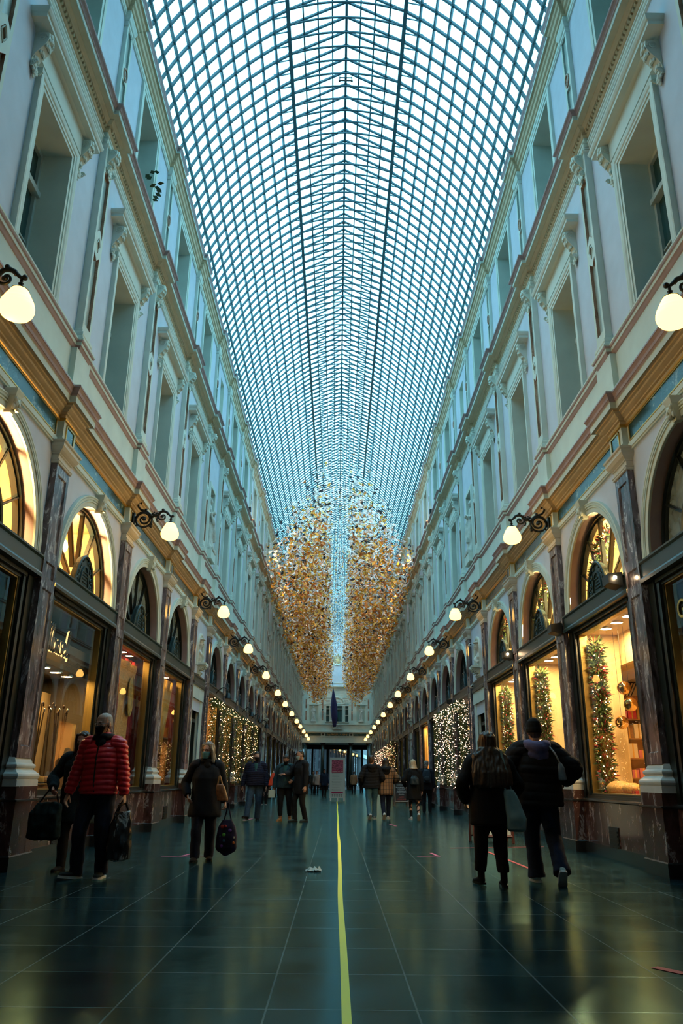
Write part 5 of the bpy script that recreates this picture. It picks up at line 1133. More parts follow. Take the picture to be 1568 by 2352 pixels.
for side, s in SIDES.items():
    for j, b in enumerate((4, 10, 16, 22)):
        p = place(s, mid(b)); rz = PI / 2 if s < 0 else -PI / 2
        t = thing('bust', 'stone bust with a cap on a scroll bracket, %s niche along the %s arcade' % (ORD[j + 1], side), 'bust', (s * (XW + .02), mid(b), 4.42), rz, 'stone busts over the side doors'); inst('figure', SB, t)
        t = thing('statue', 'draped stone statue in a first-floor niche, %s along the %s wall' % (ORD[j + 1], side), 'statue', (s * (XW + .02), mid(b), 7.98), rz, 'first-floor statues'); inst('figure', SM, t)
for x, me, w_ in ((-2.88, SM, 'holding a bundle, in the niche left of the flag'), (2.88, SH, 'with hand on hip, in the niche right of the flag')):
    t = thing('statue', 'white draped statue ' + w_, 'statue', (x, YE + .08, 7.80), 0); inst('figure', me, t)

# ---------------------------------------------------------------- garlands and fairy lights
def garland(path, rad, nl, nb, seed, leaf=.05, red=0, fall=0):
    r = random.Random(seed); P = [Vector(p) for p in path]; seg = [(b - a).length for a, b in zip(P, P[1:])]; T = sum(seg)
    def at(u):
        u *= T
        for a, b, l in zip(P, P[1:], seg):
            if u <= l: return a.lerp(b, u / max(l, 1e-6))
            u -= l
        return P[-1]
    V, F, MI = [], [], []
    for i in range(nl):
        c = at(r.random()); d = Vector((r.gauss(0, 1), r.gauss(0, 1), r.gauss(0, 1) - fall)).normalized(); c = c + d * rad * r.random() ** .6
        u = Vector((r.gauss(0, 1), r.gauss(0, 1), r.gauss(0, 1))).cross(d).normalized(); l = leaf * r.uniform(.6, 1.4); k = len(V)
        V += [tuple(c - u * l * .22), tuple(c + d * l), tuple(c + u * l * .22), tuple(c - d * l * .3)]; F += [(k, k + 1, k + 2), (k, k + 2, k + 3)]; q = 1 if r.random() < red else 0; MI += [q, q]
    fo = bpy.data.meshes.new('foliage'); fo.from_pydata(V, [], F); fo.materials.append(M['leafgreen']); fo.materials.append(M['leafred']); fo.polygons.foreach_set('material_index', MI)
    m = MB(); ba = MB()
    for i in range(nb):
        c = at(r.random()); d = Vector((r.gauss(0, 1), r.gauss(0, 1), r.gauss(0, 1))).normalized(); c = c + d * rad * r.uniform(.7, 1.05); q = .0105 * r.uniform(.8, 1.3)
        m.add([(c.x + q, c.y, c.z), (c.x - q, c.y, c.z), (c.x, c.y + q, c.z), (c.x, c.y - q, c.z), (c.x, c.y, c.z + q), (c.x, c.y, c.z - q)], [(0, 2, 4), (2, 1, 4), (1, 3, 4), (3, 0, 4), (2, 0, 5), (1, 2, 5), (3, 1, 5), (0, 3, 5)])
    return fo, m, at, r
def add_garland(name, label, cat, pl, path, rad, nl, nb, seed, bulb='bulb', group=None, baubles=0, **kw):
    t = thing(name, label, cat, pl['loc'], pl['rz'], group); fo, m, at, r = garland(path, rad, nl, nb, seed, **kw)
    o = inst('foliage', fo, t); o['kind'] = 'stuff'
    if nb: o = m.build('bulbs', M[bulb], t); o['kind'] = 'stuff'
    for i in range(baubles):
        c = at((i + .5) / baubles); q = r.uniform(.03, .05); mb = MB().ell((c.x + rad * .8, c.y + r.uniform(-.6, .6) * rad, c.z), (q, q, q), 10, 7); mb.build('bauble', M['bauble'] if i % 3 else M['silver'], t, smooth=True)
    return t
def frame_path(hw=1.30, z0=.92, z1=3.55, d=.0): return [(d, -hw, z0), (d, -hw, z1), (d, hw, z1), (d, hw, z0)]
for b in (5, 6, 7, 8):
    add_garland('light_garland', 'green garland with warm fairy lights framing a left shop window, %s bay' % ORD[b + 4], 'garland', place(-1, mid(b)), frame_path(1.30, .98, 3.50, .19), .13, 4200, 150, b, group='garlands round the left shop windows', fall=.3)
for b in (5, 6):
    add_garland('light_garland', ('dense fairy-light garland round the dark shop window just past the right statue niche' if b == 5 else 'dense fairy-light garland round the second dark window past the right niche'), 'garland', place(1, mid(b)), frame_path(1.26, .98, 3.5, .25), .17, 4200, 380, 40 + b, bulb='bulbw', group='garlands round the right shop windows')
for b in (13, 14, 15, 17, 18, 19):
    g_ = b in (13, 14)
    add_garland('light_garland', ('green garland with red and gold trimmings' if g_ else 'bright white fairy-light garland') + ' far along the right arcade, %s bay' % ORD[b + 4], 'garland', place(1, mid(b)), frame_path(1.2, .98, 3.5, .34) + [(.34, 0, 3.5), (.34, 0, 1.0)], .24, 1500, 120 if g_ else 300, 80 + b, bulb='bulb' if g_ else 'bulbw', leaf=.09, red=.2, group='garlands far along the right')
for b in (1, 2, 3):
    w_ = ('first', 'second', 'third')[b - 1] + ' lit window on the right'
    add_garland('hanging_garland', 'long fir garland with gold baubles and red bows, ' + w_, 'garland', place(1, mid(b)), [(-.30, -1.12, 3.45), (-.30, -1.10, 2.4), (-.30, -1.16, 1.5), (-.28, -1.12, 1.0)], .15, 3400, 110, 20 + b, baubles=14, red=.16, leaf=.07)
    add_garland('fan_garland', 'fir garland with lights behind the fanlight, ' + w_, 'garland', place(1, mid(b)), [(-.32, -.88, 4.0), (-.32, -.75, 4.6), (-.32, -.35, 5.0), (-.32, .1, 5.12)], .14, 2000, 100, 30 + b, baubles=6, red=.2, leaf=.07)

# ---------------------------------------------------------------- contents of the near shop windows
def local(pl, p): return Matrix.Translation(pl['loc']) @ Matrix.Rotation(pl['rz'], 4, 'Z') @ Vector(p)
R1, R2, R3 = place(1, mid(1)), place(1, mid(2)), place(1, mid(3))
WOODL = plain('oak_joinery', (.30, .13, .04), .4, var=.2, scale=8)
SHX, SHY = 5.62, 15.55
t = thing('shelf_unit', 'oak shelf unit stacked with gift boxes at the back of the brightest shop window', 'shelf', (SHX, SHY, .89), 0); m = MB()
for x in (-.47, .47): m.box(x - .03, x + .03, -.14, .15, 0, 1.75)
m.box(-.52, .52, -.16, .16, 1.72, 1.82).box(-.47, .47, .13, .15, 0, 1.75); m.build('carcass', WOODL, t)
for z in (.28, .64, 1.0, 1.36): MB().box(-.44, .44, -.13, .13, z, z + .025).build('shelf', WOODL, t)
t = thing('door_frame_screen', 'oak framed glazed screen inside the second lit window on the right', 'screen', (5.6, 19.2, .89), 0); m = MB()
for x in (-.45, .45): m.box(x - .05, x + .05, -.05, .05, 0, 2.0)
m.box(-.5, .5, -.05, .05, 1.9, 2.05); m.build('frame', WOODL, t); MB().quad((-.42, 0, .05), (.42, 0, .05), (.42, 0, 1.9), (-.42, 0, 1.9)).build('pane', M['glass'], t)
rg = random.Random(3); cols = [('red', (.5, .03, .04)), ('green', (.06, .16, .05)), ('cream', (.75, .6, .4)), ('brown', (.2, .08, .03)), ('gold', (.6, .38, .1)), ('pink', (.6, .15, .2))]
cm = {n_: plain('box_' + n_, c, .45) for n_, c in cols}
for zi, z in enumerate((.305, .665, 1.025, 1.385)):
    y = -.42; i = 0
    while y < .24:
        w_, h_ = rg.uniform(.12, .20), rg.uniform(.14, .28); n_ = cols[(zi * 2 + i * 5 + rg.randrange(3)) % 6][0]; i += 1
        t = thing('gift_box', '%s ribboned gift box, %s along the %s shelf of the oak unit' % (n_, ORD[i], ('lowest', 'second', 'third', 'top')[zi]), 'box', (SHX + y + w_ / 2, SHY, .89 + z), 0, 'gift boxes on the oak shelves')
        MB().box(-w_ / 2, w_ / 2, -.1, .1, .0, h_).build('box', cm[n_], t); MB().box(-.012, .012, -.103, .103, 0, h_ + .003).build('ribbon', M['gold'], t); y += w_ + .02
for i, (yw, dz) in enumerate(((13.58, 2.65), (13.34, 2.35), (13.85, 2.09))):
    t = thing('mirror_ball', 'gold mirror ball ornament, %s of three hanging in the bright window' % ('topmost', 'middle', 'lowest')[i], 'ornament', (4.9, yw, dz), 0, 'gold balls in the bright window')
    MB().ell((0, 0, 0), (.115, .115, .115), 24, 16).build('ball', M['bauble'], t, smooth=True); MB().tube([(0, 0, .11), (0, 0, 3.675 - dz)], .003, 4).build('thread', M['iron'], t)
SC = MB()
for i in range(16):
    y0_ = -.75 + i * .1; SC.tube([(y0_ * .6, 0, 0), (y0_ * .6 + .12 * sin(i), 0, .3), (y0_ * .6 - .1, 0, .62), (y0_ * .6 + .08, 0, .95)], .012, 4)
for z in (.0, .33, .62, .95): SC.tube([(-.5, 0, z), (.5, 0, z)], .012, 4)
t = thing('metal_screen', 'black wrought metal screen above the oak shelves in the bright window', 'screen', (5.64, 16.3, 2.12), 0); SC.build('lattice', M['iron'], t)
BREAD = plain('bread_crust', (.62, .36, .10), .55, var=.35, scale=40, bump=.6)
for i, (dy, dd, q) in enumerate(((-.86, -.38, 1.0), (-.40, -.42, .75))):
    m = MB().ell((0, 0, .11), (.2 * q, .28 * q, .13 * q), 18, 10); t = thing('loaf', 'domed sugared loaf, %s on the window ledge of the bright shop' % ('larger one' if not i else 'smaller one'), 'bread', local(R1, (dd, dy, .90)), 0); m.build('crust', BREAD, t, smooth=True); MB().lathe([(0, 0), (.22 * q, 0), (.24 * q, .03), (0, .03)], 16).build('tray', M['leafred'], t)
for i in range(7):
    y = -.10 + i * .17; t = thing('wrapped_gift', 'small %s wrapped gift on the bright window ledge, %s from the loaf' % (cols[(i * 2) % 6][0], ORD[i + 1]), 'gift', local(R1, (-.42 - .06 * (i % 2), y, .885)), R1['rz'] + .3 * (i % 3), 'wrapped gifts on the ledge')
    h_ = .10 + .06 * (i % 3); MB().box(-.09, .09, -.08, .08, 0, h_).build('box', cm[cols[(i * 2) % 6][0]], t); MB().box(-.093, .093, -.012, .012, 0, h_ + .004).ell((0, 0, h_ + .02), (.03, .03, .02), 8, 5).build('bow', M['gold'], t)
# canes, umbrellas and hats
B1, B2, B3 = place(-1, mid(1)), place(-1, mid(2)), place(-1, mid(3))
CANE = plain('dark_cane_wood', (.05, .025, .012), .3, var=.4, scale=20); FELT = [plain('felt_' + n_, c, .9) for n_, c in (('brown', (.16, .085, .03)), ('ochre', (.38, .22, .05)), ('tan', (.30, .19, .09)), ('olive', (.10, .09, .03)))]
for i in range(15):
    grp = 0 if i < 8 else 1; j = i if not grp else i - 8
    y = (-.62 + j * .10) if not grp else (.42 + j * .085); dd = -.36 - .05 * (i % 3); h_ = .96 + .12 * ((i * 7) % 5) / 4; tl = ((j - 3.5) * .035, .04 * ((i % 3) - 1))
    t = thing('walking_cane', 'dark walking cane with %s handle, %s in the %s bundle' % (('knob', 'hooked', 'silver')[i % 3], ORD[j + 1], ('nearer', 'farther')[grp]), 'cane', local(B1, (dd, y, 1.12)), 0, 'canes in the hat shop window')
    top = (tl[1], tl[0] * 1.5, h_); MB().tube([(0, 0, 0), (top[0] * .5, top[1] * .5, h_ * .5), top], .012, 6).build('shaft', CANE, t)
    m = MB(); tx, ty, tz = top
    if i % 3 == 1: m.tube([(tx, ty + .04 * (1 - cos(a * .45)), tz + .04 * sin(a * .45)) for a in range(9)], .013, 6)
    else: m.ell((tx, ty, tz + .02), (.026, .026, .032), 9, 7)
    m.build('handle', M['silver'] if i % 3 == 2 else CANE, t, smooth=True)
t = thing('display_step', 'low stepped wooden display stand carrying the hats and canes', 'stand', local(B1, (-.4, 0, .885))); MB().box(-.22, .12, -1.2, 1.2, 0, .23).box(.12, .24, -1.1, .3, 0, .10).build('steps', WOODL, t)
for i, (dd, y, z, q) in enumerate(((-.22, -.85, .99, 1), (-.24, -.45, .99, 1.05), (-.22, -.08, .99, .95), (-.50, -1.02, 1.12, 1), (-.44, -.80, 1.12, 1.0), (-.42, -.92, 1.48, .9))):
    t = thing('hat', '%s felt hat, %s in the cane and hat window' % (('brown', 'ochre', 'tan', 'olive')[i % 4], ('front row near end', 'front row centre', 'front row far end', 'back row near end', 'back row beside the canes', 'raised on a stand')[i]), 'hat', local(B1, (dd, y, z)), .4 * i, 'hats in the window')
    MB().lathe([(.06, .01), (.17 * q, .0), (.185 * q, .012), (.10 * q, .02)], 18, cap=False).build('brim', FELT[i % 4], t, smooth=True); MB().lathe([(.10 * q, .01), (.10 * q, .07), (.085 * q, .115), (.04, .125), (.0, .11)], 18, cap=False).build('crown', FELT[i % 4], t, smooth=True); MB().lathe([(.102 * q, .015), (.102 * q, .04)], 18, cap=False).build('band', M['iron'], t)
    if i == 5: MB().tube([(0, 0, 0), (0, 0, -.36)], .012, 6).build('stand', CANE, t)
# script sign in the left window: backlit letters written as one stroke after another
M['signglow'] = glow('sign_backlight', (1, .62, .22), 2.2)
def script(name, label, pl, d, y0_, z0, sc, strokes, slant=.18):
    t = thing(name, label, 'sign', local(pl, (d, y0_, z0)), pl['rz']); x = 0
    for w_, st in strokes:
        m, g_ = MB(), MB()
        for q in st:
            P, _ = catmull([(0.02, (x + a + b_ * slant) * sc, b_ * sc) for a, b_ in q], [(1, 1)] * len(q), 5); m.tube(P, [.034 * sc * (1 + .35 * sin(i * .5)) for i in range(len(P))], 6); g_.tube([(p.x - .03, p.y, p.z) for p in P], .036 * sc, 4)
        o = m.build('letter', M['black'], t); g_.build('backlight', M['signglow'], o); x += w_
    return t
st_M = [[(-.10, .75), (0, .85), (.10, .80), (.10, .4), (.06, .0)], [(.10, .70), (.24, .92), (.30, .75), (.27, .0)], [(.28, .62), (.42, .92), (.50, .72), (.47, .1), (.56, 0)]]
st_o = [[(.16, .42), (.05, .40), (.02, .15), (.12, 0), (.24, .15), (.20, .40), (.12, .38), (.30, .32)]]
st_n = [[(.02, .40), (.04, .0)], [(.04, .25), (.16, .45), (.24, .35), (.24, .05), (.32, 0)]]
st_s = [[(.20, .42), (.08, .40), (.06, .28), (.18, .18), (.16, .02), (.0, .02)]]
st_e = [[(.04, .2), (.20, .28), (.18, .43), (.06, .40), (.03, .12), (.14, 0), (.28, .10)]]
st_l = [[(.02, .05), (.16, .60), (.14, .92), (.05, .80), (.06, .1), (.18, 0), (.34, .12), (.36, -.12)]]
script('shop_sign', 'black script shop sign with a warm backlight behind the glass of the hat shop', B1, -.2, -.98, 2.93, .46, [(.62, st_M), (.34, st_o), (.38, st_n), (.28, st_s), (.32, st_e), (.4, st_l)])
# second and third left windows: curtain, lace cloth, plaques
m = MB(); m.loft([[(-.38 + .045 * sin(y * 22), -.15 + y, z) for y in [i * .02 for i in range(78)]] for z in (.92, 2.2, 3.55)], cap=False, close=False)
t = thing('curtain', 'dark red curtain hanging in the second lit window on the left', 'curtain', local(B2, (0, 0, 0)), 0); o = m.build('cloth', plain('red_velvet', (.25, .01, .02), .8), t, smooth=True); so = o.modifiers.new('t', 'SOLIDIFY'); so.thickness = .01
m = MB(); m.loft([[(-.27 + .03 * sin(u * 9 + z * 3), -.35 + u * (.55 + .80 * (z - .9) / 2.6), z) for u in [i / 30 for i in range(31)]] for z in (1.2, 1.8, 2.4, 3.0, 3.45)], cap=False, close=False)
t = thing('lace_cloth', 'pale gold lace cloth draped beside the red curtain in the left window', 'cloth', local(B2, (0, 0, 0)), 0); o = m.build('cloth', plain('gold_lace', (.70, .42, .15), .8, var=.3, scale=30), t, smooth=True); so = o.modifiers.new('t', 'SOLIDIFY'); so.thickness = .008
t = thing('oval_plaque', 'large oval line drawing hanging in front of the lace cloth', 'picture', local(B2, (-.20, .42, 2.75)), 0); MB().tube([(0, .22 * cos(a), .42 * sin(a)) for a in [2 * PI * i / 24 for i in range(25)]], .012, 5).build('rim', M['gold'], t); MB().add([(-.01, .21 * cos(a), .41 * sin(a)) for a in [2 * PI * i / 24 for i in range(24)]], [tuple(range(24))]).build('face', plain('ochre_paper', (.5, .36, .10), .8, var=.4, scale=9), t)
t = thing('round_plaque', 'round gold plaque pinned to the red curtain', 'plaque', local(B2, (-.30, .92, 1.55)), 0); MB().lathe([(0, 0), (.14, 0), (.15, .02), (0, .025)], 24, axis='x').build('disc', M['gold'], t, smooth=False)
t = thing('shelf_unit', 'small lit shelf unit with jars in the third left window', 'shelf', local(B3, (-.45, .55, .89)), 0)
for z in (.4, .8, 1.2): MB().box(-.15, .15, -.6, .6, z, z + .025).build('shelf', WOODL, t)
for y in (-.6, .6): MB().box(-.15, .15, y - .02, y + .02, 0, 1.5).build('side', WOODL, t)
for i in range(10):
    z = (.425, .825)[i // 5]; t = thing('jar', '%s jar, %s shelf of the third left window, %s along' % (('amber', 'dark')[i % 2], ('lower', 'upper')[i // 5], ORD[i % 5 + 1]), 'jar', local(B3, (-.45, .15 + (i % 5) * .2, .89 + z)), 0, 'jars in the third left window'); MB().lathe([(0, 0), (.06, 0), (.065, .02), (.065, .16), (.04, .19)], 12).build('body', cm['gold' if i % 2 else 'brown'], t, smooth=True); MB().lathe([(.045, .185), (.045, .22), (0, .222)], 12).build('lid', M['black'], t)
t = thing('curtain', 'yellow silk drape in the third lit window on the left', 'curtain', local(B3, (0, 0, 0)), 0); m = MB(); m.loft([[(-.30 + .05 * sin(y * 20), .0 + y * (.3 + .7 * (z - 2) / 1.5), z) for y in [i * .024 for i in range(52)]] for z in (1.9, 2.5, 3.0, 3.55)], cap=False, close=False); o = m.build('cloth', plain('yellow_silk', (.6, .38, .08), .6), t, smooth=True); so = o.modifiers.new('t', 'SOLIDIFY'); so.thickness = .01
# dark right-hand shop: gilt letters on the glass and a lit lantern inside
R0 = place(1, mid(0))
t = thing('window_lettering', 'gold capital letters on the dark shop glass at the right edge', 'sign', local(R0, (-.085, -1.05, 3.2)), 0); text(t, 'GA', .34, plain('gold_leaf_lettering', (.55, .45, .12), .4, metal=.3), (0, 0, 0), (PI / 2, 0, -PI / 2), 'letters', .004, 'LEFT')
for i in range(3):
    t = thing('lantern', 'small dim lantern hanging inside the dark right-hand shop, %s from the front' % ORD[i + 1], 'lamp', local(R0, (-.4, -1.0 + i * .5, 2.45 - i * .18)), 0, 'lanterns in the dark shop'); MB().ell((0, 0, 0), (.06, .06, .06), 12, 8).build('globe', glow('lantern_glass', (1, .5, .15), 6), t, smooth=True); MB().tube([(0, 0, .05), (0, 0, 1.2)], .006, 5).build('rod', M['iron'], t)
    MB().lathe([(.02, .05), (.07, .03), (.075, .01)], 12).build('cap', M['gold'], t)

# ---------------------------------------------------------------- fittings on the shop fronts
M['floodbulb'] = glow('flood_bulb', (1, .68, .38), 70)
def flood(name, label, p, rz, lit, s_):
    t = thing(name, label, 'floodlight', p, rz); m = MB(); m.add([(0, -.16, -.09), (0, .16, -.09), (0, .16, .12), (0, -.16, .12), (.2, -.14, -.04), (.2, .14, -.04), (.2, .14, .10), (.2, -.14, .10)], [(0, 3, 2, 1), (4, 5, 6, 7), (0, 1, 5, 4), (1, 2, 6, 5), (2, 3, 7, 6), (3, 0, 4, 7)]); m.build('housing', M['iron'], t); MB().tube([(0, 0, 0), (-.1, 0, .02)], .02, 6).build('bracket', M['iron'], t)
    if lit: MB().ell((.12, .19, .03), (.028, .028, .028), 12, 8).build('bulb', M['floodbulb'], t, smooth=True)
p = place(1, PY[1] + .45); flood('floodlight', 'black box floodlight with bare glowing bulb on the transom of the bright shop', (4.13, PY[1] + .48, 3.92), PI, True, 1)
flood('floodlight', 'dark wedge floodlight on the pilaster between the first and second lit windows', (4.14, PY[2] - .1, 3.80), PI, False, 1)
flood('floodlight', 'small floodlight with glowing bulb before the third lit window on the right', (4.13, PY[3] + .25, 3.95), PI, True, 1)
flood('floodlight', 'dark wedge floodlight between the two fairy-light windows', (4.14, PY[6] - .05, 3.80), PI, False, 1)
for i, (Y, z) in enumerate(((PY[4] + 1.3, 5.2), (PY[4] + 1.25, 3.9))):
    t = thing('security_camera', 'white bullet security camera, %s beside the right statue niche' % ('upper one' if not i else 'lower one'), 'camera', (4.16, PY[5] - .42, z), PI, None); MB().lathe([(.05, 0), (.05, .2), (.04, .22), (.0, .215)], 12, axis='y').build('body', M['white'], t, smooth=True); MB().tube([(0, .05, 0), (-.10, .05, .02)], .018, 6).build('arm', M['white'], t); MB().lathe([(.0, .222), (.03, .221)], 10, axis='y').build('lens', M['black'], t)
for i, k in enumerate((5.5, 7.5, 8.5, 9.5)):
    Y = PY[int(k)] + 1.9; t = thing('gooseneck_lamp', 'black gooseneck lamp over a left shop window, %s from the statue niche' % ORD[i + 1], 'lamp', (-4.18, Y, 3.86), 0, 'gooseneck lamps over the left shops'); MB().tube([(0, 0, 0), (.1, 0, .12), (.24, 0, .2), (.38, 0, .15), (.42, 0, .0)], .02, 7).build('neck', M['iron'], t); MB().lathe([(.03, .02), (.06, 0), (.12, -.16), (.13, -.18)], 14, (.42, 0, 0)).build('hood', M['iron'], t, smooth=True)
t = thing('potted_plant', 'leafy plant growing out of an attic window on the left', 'plant', (-4.18, 12.9, 12.30), 0); m = MB(); r = random.Random(4)
MB().lathe([(.0, 0), (.08, 0), (.11, .18), (.09, .18)], 12).build('pot', M['copper'], t)
for i in range(16):
    a, b_ = r.uniform(-1.2, 1.2), r.uniform(.15, .75); c = Vector((.10 + .3 * cos(a) * b_, .4 * sin(a), .18 + b_ * .55)); d = Vector((cos(a), sin(a) * .8, r.uniform(-.4, .5))).normalized(); u = d.cross(Vector((0, .3, 1))).normalized(); m.add([tuple(c), tuple(c + d * .07 + u * .045), tuple(c + d * .15), tuple(c + d * .07 - u * .045)], [(0, 1, 2, 3)])
o = m.build('leaves', plain('dark_leaf_green', (.02, .05, .015), .5), t); so = o.modifiers.new('t', 'SOLIDIFY'); so.thickness = .004
for i, Y in enumerate((15.4, 21.0)):
    t = thing('ridge_lantern', 'small black square light fitting under the roof ridge, %s from the camera' % ('nearer' if not i else 'farther'), 'lamp', (0, Y, ZR - .1), 0); m = MB(); MB().tube([(0, 0, 0), (0, 0, -.2)], .012, 5).build('stem', M['iron'], t)
    m.box(-.16, .16, -.012, .012, -.30, -.275).box(-.17, -.145, -.012, .012, -.30, -.16).box(.145, .17, -.012, .012, -.30, -.16).box(-.16, .16, -.012, .012, -.2, -.18).ell((-.16, 0, -.30), (.03, .03, .03), 8, 6).ell((.16, 0, -.30), (.03, .03, .03), 8, 6).ell((0, 0, -.30), (.03, .03, .03), 8, 6).build('frame', M['iron'], t)
# warm floodlights on the first-floor cornice that wash the hanging leaves
HL = [plain('flood_housing', (.03, .03, .03), .5)]
for side, s in SIDES.items():
    for i, k in enumerate((7, 9, 11, 13, 15, 17, 19, 21, 23)):
        p = Vector((s * 3.92, PY[k] - 1.4, 12.10)); t = thing('cornice_spotlight', 'small warm spotlight on the upper cornice, %s along the %s wall' % (ORD[i + 1], side), 'spotlight', p, 0, 'cornice spotlights')
        MB().box(-.08, .08, -.08, .08, -.12, .06).build('housing', M['iron'], t); MB().tube([(0, 0, -.12), (0, 0, -.16)], .03, 6).build('foot', M['iron'], t)
        l = bpy.data.lights.new('cornice_spot', 'SPOT'); l.energy = SPOTW; l.color = (1, .55, .2); l.spot_size = 2.0; l.spot_blend = .9; l.shadow_soft_size = .08; lo = bpy.data.objects.new('cornice_spot', l); COL.objects.link(lo); lo.location = p + Vector((-s * .1, 0, .08)); d = Vector((-s * 2.2, 2.6, 0.0)); lo.rotation_euler = d.to_track_quat('-Z', 'Y').to_euler()

# ---------------------------------------------------------------- street-level objects
t = thing('floor_tape', 'long yellow tape line down the middle of the gallery floor', 'tape', (0, 0, 0)); m = MB(); rings = []; y = .6
while y < 45.2:
    x = .018 + .006 * sin(y * .55) + .002 * sin(y * 1.3); rings.append([(x - .024, y, .002), (x + .024, y, .002), (x + .024, y, .0035), (x - .024, y, .0035)]); y += .22
m.loft(rings); m.build('strip', plain('yellow_tape', (1.0, .95, .05), .5), t)
PINK = plain('pink_tape', (.42, .10, .22), .6); REDT = plain('red_tape', (.45, .03, .05), .6)
def tape(label, a, b, mt, w_=.05):
    a, b = Vector((*a, 0)), Vector((*b, 0)); d = (b - a).normalized(); n_ = Vector((-d.y, d.x, 0)) * w_ / 2; t = thing('floor_mark', label, 'tape', ((a.x + b.x) / 2, (a.y + b.y) / 2, 0)); c = (a + b) / 2; m = MB(); q = [a + n_ - c, a - n_ - c, b - n_ - c, b + n_ - c]
    m.loft([[(p.x, p.y, z) for p in q] for z in (.002, .0035)]); m.build('strip', mt, t)
tape('pink floor tape across the slabs by the person with grey hair', (-2.62, 12.5), (-2.0, 12.72), PINK, .03); tape('short slanted pink tape stroke joining the cross tape on the left', (-2.36, 12.58), (-2.24, 13.15), PINK)
tape('thin pink floor tape right of the yellow line', (1.22, 13.0), (1.56, 13.04), PINK, .03); tape('short pink tape stroke at the end of the right floor mark', (1.55, 13.0), (1.5, 13.6), PINK)
tape('red tape line on the floor beside the two people walking away', (2.47, 14.2), (2.58, 10.9), REDT); tape('thin red tape across the floor by the small folding board', (1.95, 14.6), (3.7, 15.1), REDT, .03)
tape('red tape mark on the bare floor at the lower right', (1.98, 5.55), (2.10, 5.38), REDT, .07); tape('short pink tape by the feet of the navy puffer jacket', (-2.62, 23.4), (-2.5, 24.5), PINK, .07); tape('short pink tape in front of the plaid overshirt', (1.40, 22.1), (1.5, 21.3), PINK, .06)
t = thing('tissue', 'crumpled white paper tissue lying on the floor left of the tape line', 'tissue', (-.32, 10.8, .001)); m = MB(); r = random.Random(8); N_ = 12
g_ = [[(-.10 + .2 * i / N_ + r.uniform(-.006, .006), -.10 + .2 * j / N_, .004 + max(0, .05 * mnoise.noise(Vector((i * .45, j * .45, 1))) + .018) * (1 if 0 < i < N_ else .3)) for i in range(N_ + 1)] for j in range(N_ + 1)]
m.loft(g_, cap=False, close=False); o = m.build('sheet', plain('white_tissue', (.6, .75, .75), .9), t); so = o.modifiers.new('t', 'SOLIDIFY'); so.thickness = .002
# notice totem
PALE = plain('notice_board_white', (.42, .55, .55), .6); t = thing('notice_board', 'tall white notice board with pink header at the end of the yellow line', 'sign', (.02, 45.7, 0)); MB().box(-.43, .43, -.04, .04, .16, 2.30).build('panel', PALE, t); m = MB()
for x in (-.36, .02, .38): m.box(x - .04, x + .04, -.18, .18, 0, .17)
m.build('feet', M['white'], t); MB().box(-.32, .32, -.046, -.04, 1.62, 2.16).build('picture', plain('pink_picture', (.28, .07, .13), .6, var=.9, scale=18), t); MB().box(-.32, .32, -.05, -.04, 1.50, 1.62).build('header', plain('crimson_header', (.30, .02, .09), .6), t)
text(t, 'Respect for Life', .085, M['white'], (-.29, -.052, 1.56), (PI / 2, 0, 0), 'lettering', .002, 'LEFT'); GREYT = plain('grey_print', (.22, .30, .30), .7); m = MB(); r = random.Random(2)
for blk_ in range(3):
    z0 = 1.45 - blk_ * .42; m.box(-.30, -.26, -.044, -.04, z0 - .02, z0 + .01)
    for j in range(6): m.box(-.30 + (.06 if j == 0 else 0), -.30 + r.uniform(.40, .60), -.043, -.04, z0 - j * .06 - .012, z0 - j * .06)
m.build('text_rows', GREYT, t); MB().box(-.32, .32, -.046, -.04, .40, .48).build('footer', plain('crimson_footer', (.30, .02, .09), .6), t); m = MB()
for j in range(2):
    for i in range(5): m.box(-.30 + i * .125, -.22 + i * .125, -.044, -.04, .25 + j * .07, .275 + j * .07)
m.build('logos', M['black'], t)
# chalkboard and small A-board
FRAMEW = plain('weathered_wood', (.28, .22, .17), .7, var=.2, scale=10)
def aboard(label, at, rz, w_, h_, z0, face, frame):
    t = thing('a_board', label, 'sign', (*at, 0), rz)
    for nm, sg in (('front_panel', -1), ('back_panel', 1)):
        def q(x, z, o): return (x, sg * (.26 * (1 - z / h_) + .03) + o, z)
        m = MB(); m.add([q(-w_, z0, 0), q(w_, z0, 0), q(w_, h_, 0), q(-w_, h_, 0), q(-w_, z0, sg * -.02), q(w_, z0, sg * -.02), q(w_, h_, sg * -.02), q(-w_, h_, sg * -.02)], [(0, 1, 2, 3), (4, 7, 6, 5), (0, 4, 5, 1), (1, 5, 6, 2), (2, 6, 7, 3), (3, 7, 4, 0)]); o = m.build(nm, face, t)
        f = MB()
        for x in (-w_, w_): f.tube([q(x, 0, sg * .005), q(x, h_, sg * .005)], .028, 4)
        for z in (z0, h_): f.tube([q(-w_, z, sg * .005), q(w_, z, sg * .005)], .028, 4)
        f.build('frame', frame, o)
    return t
t = aboard('wooden framed chalkboard with chalk menu and red lettering behind the blonde person', (2.92, 37.6), .05, .30, 1.05, .2, M['black'], FRAMEW); r = random.Random(6); m = MB()
for j, (z, w_) in enumerate(((.90, .2), (.80, .24), (.73, .16), (.64, .20), (.57, .22), (.50, .12))):
    x = -w_
    while x < w_: d = r.uniform(.02, .05); m.box(x, x + d * .7, -.26 * (1 - z / 1.05) - .036, -.26 * (1 - z / 1.05) - .031, z, z + r.uniform(.02, .035)); x += d
m.build('chalk_marks', M['white'], t)
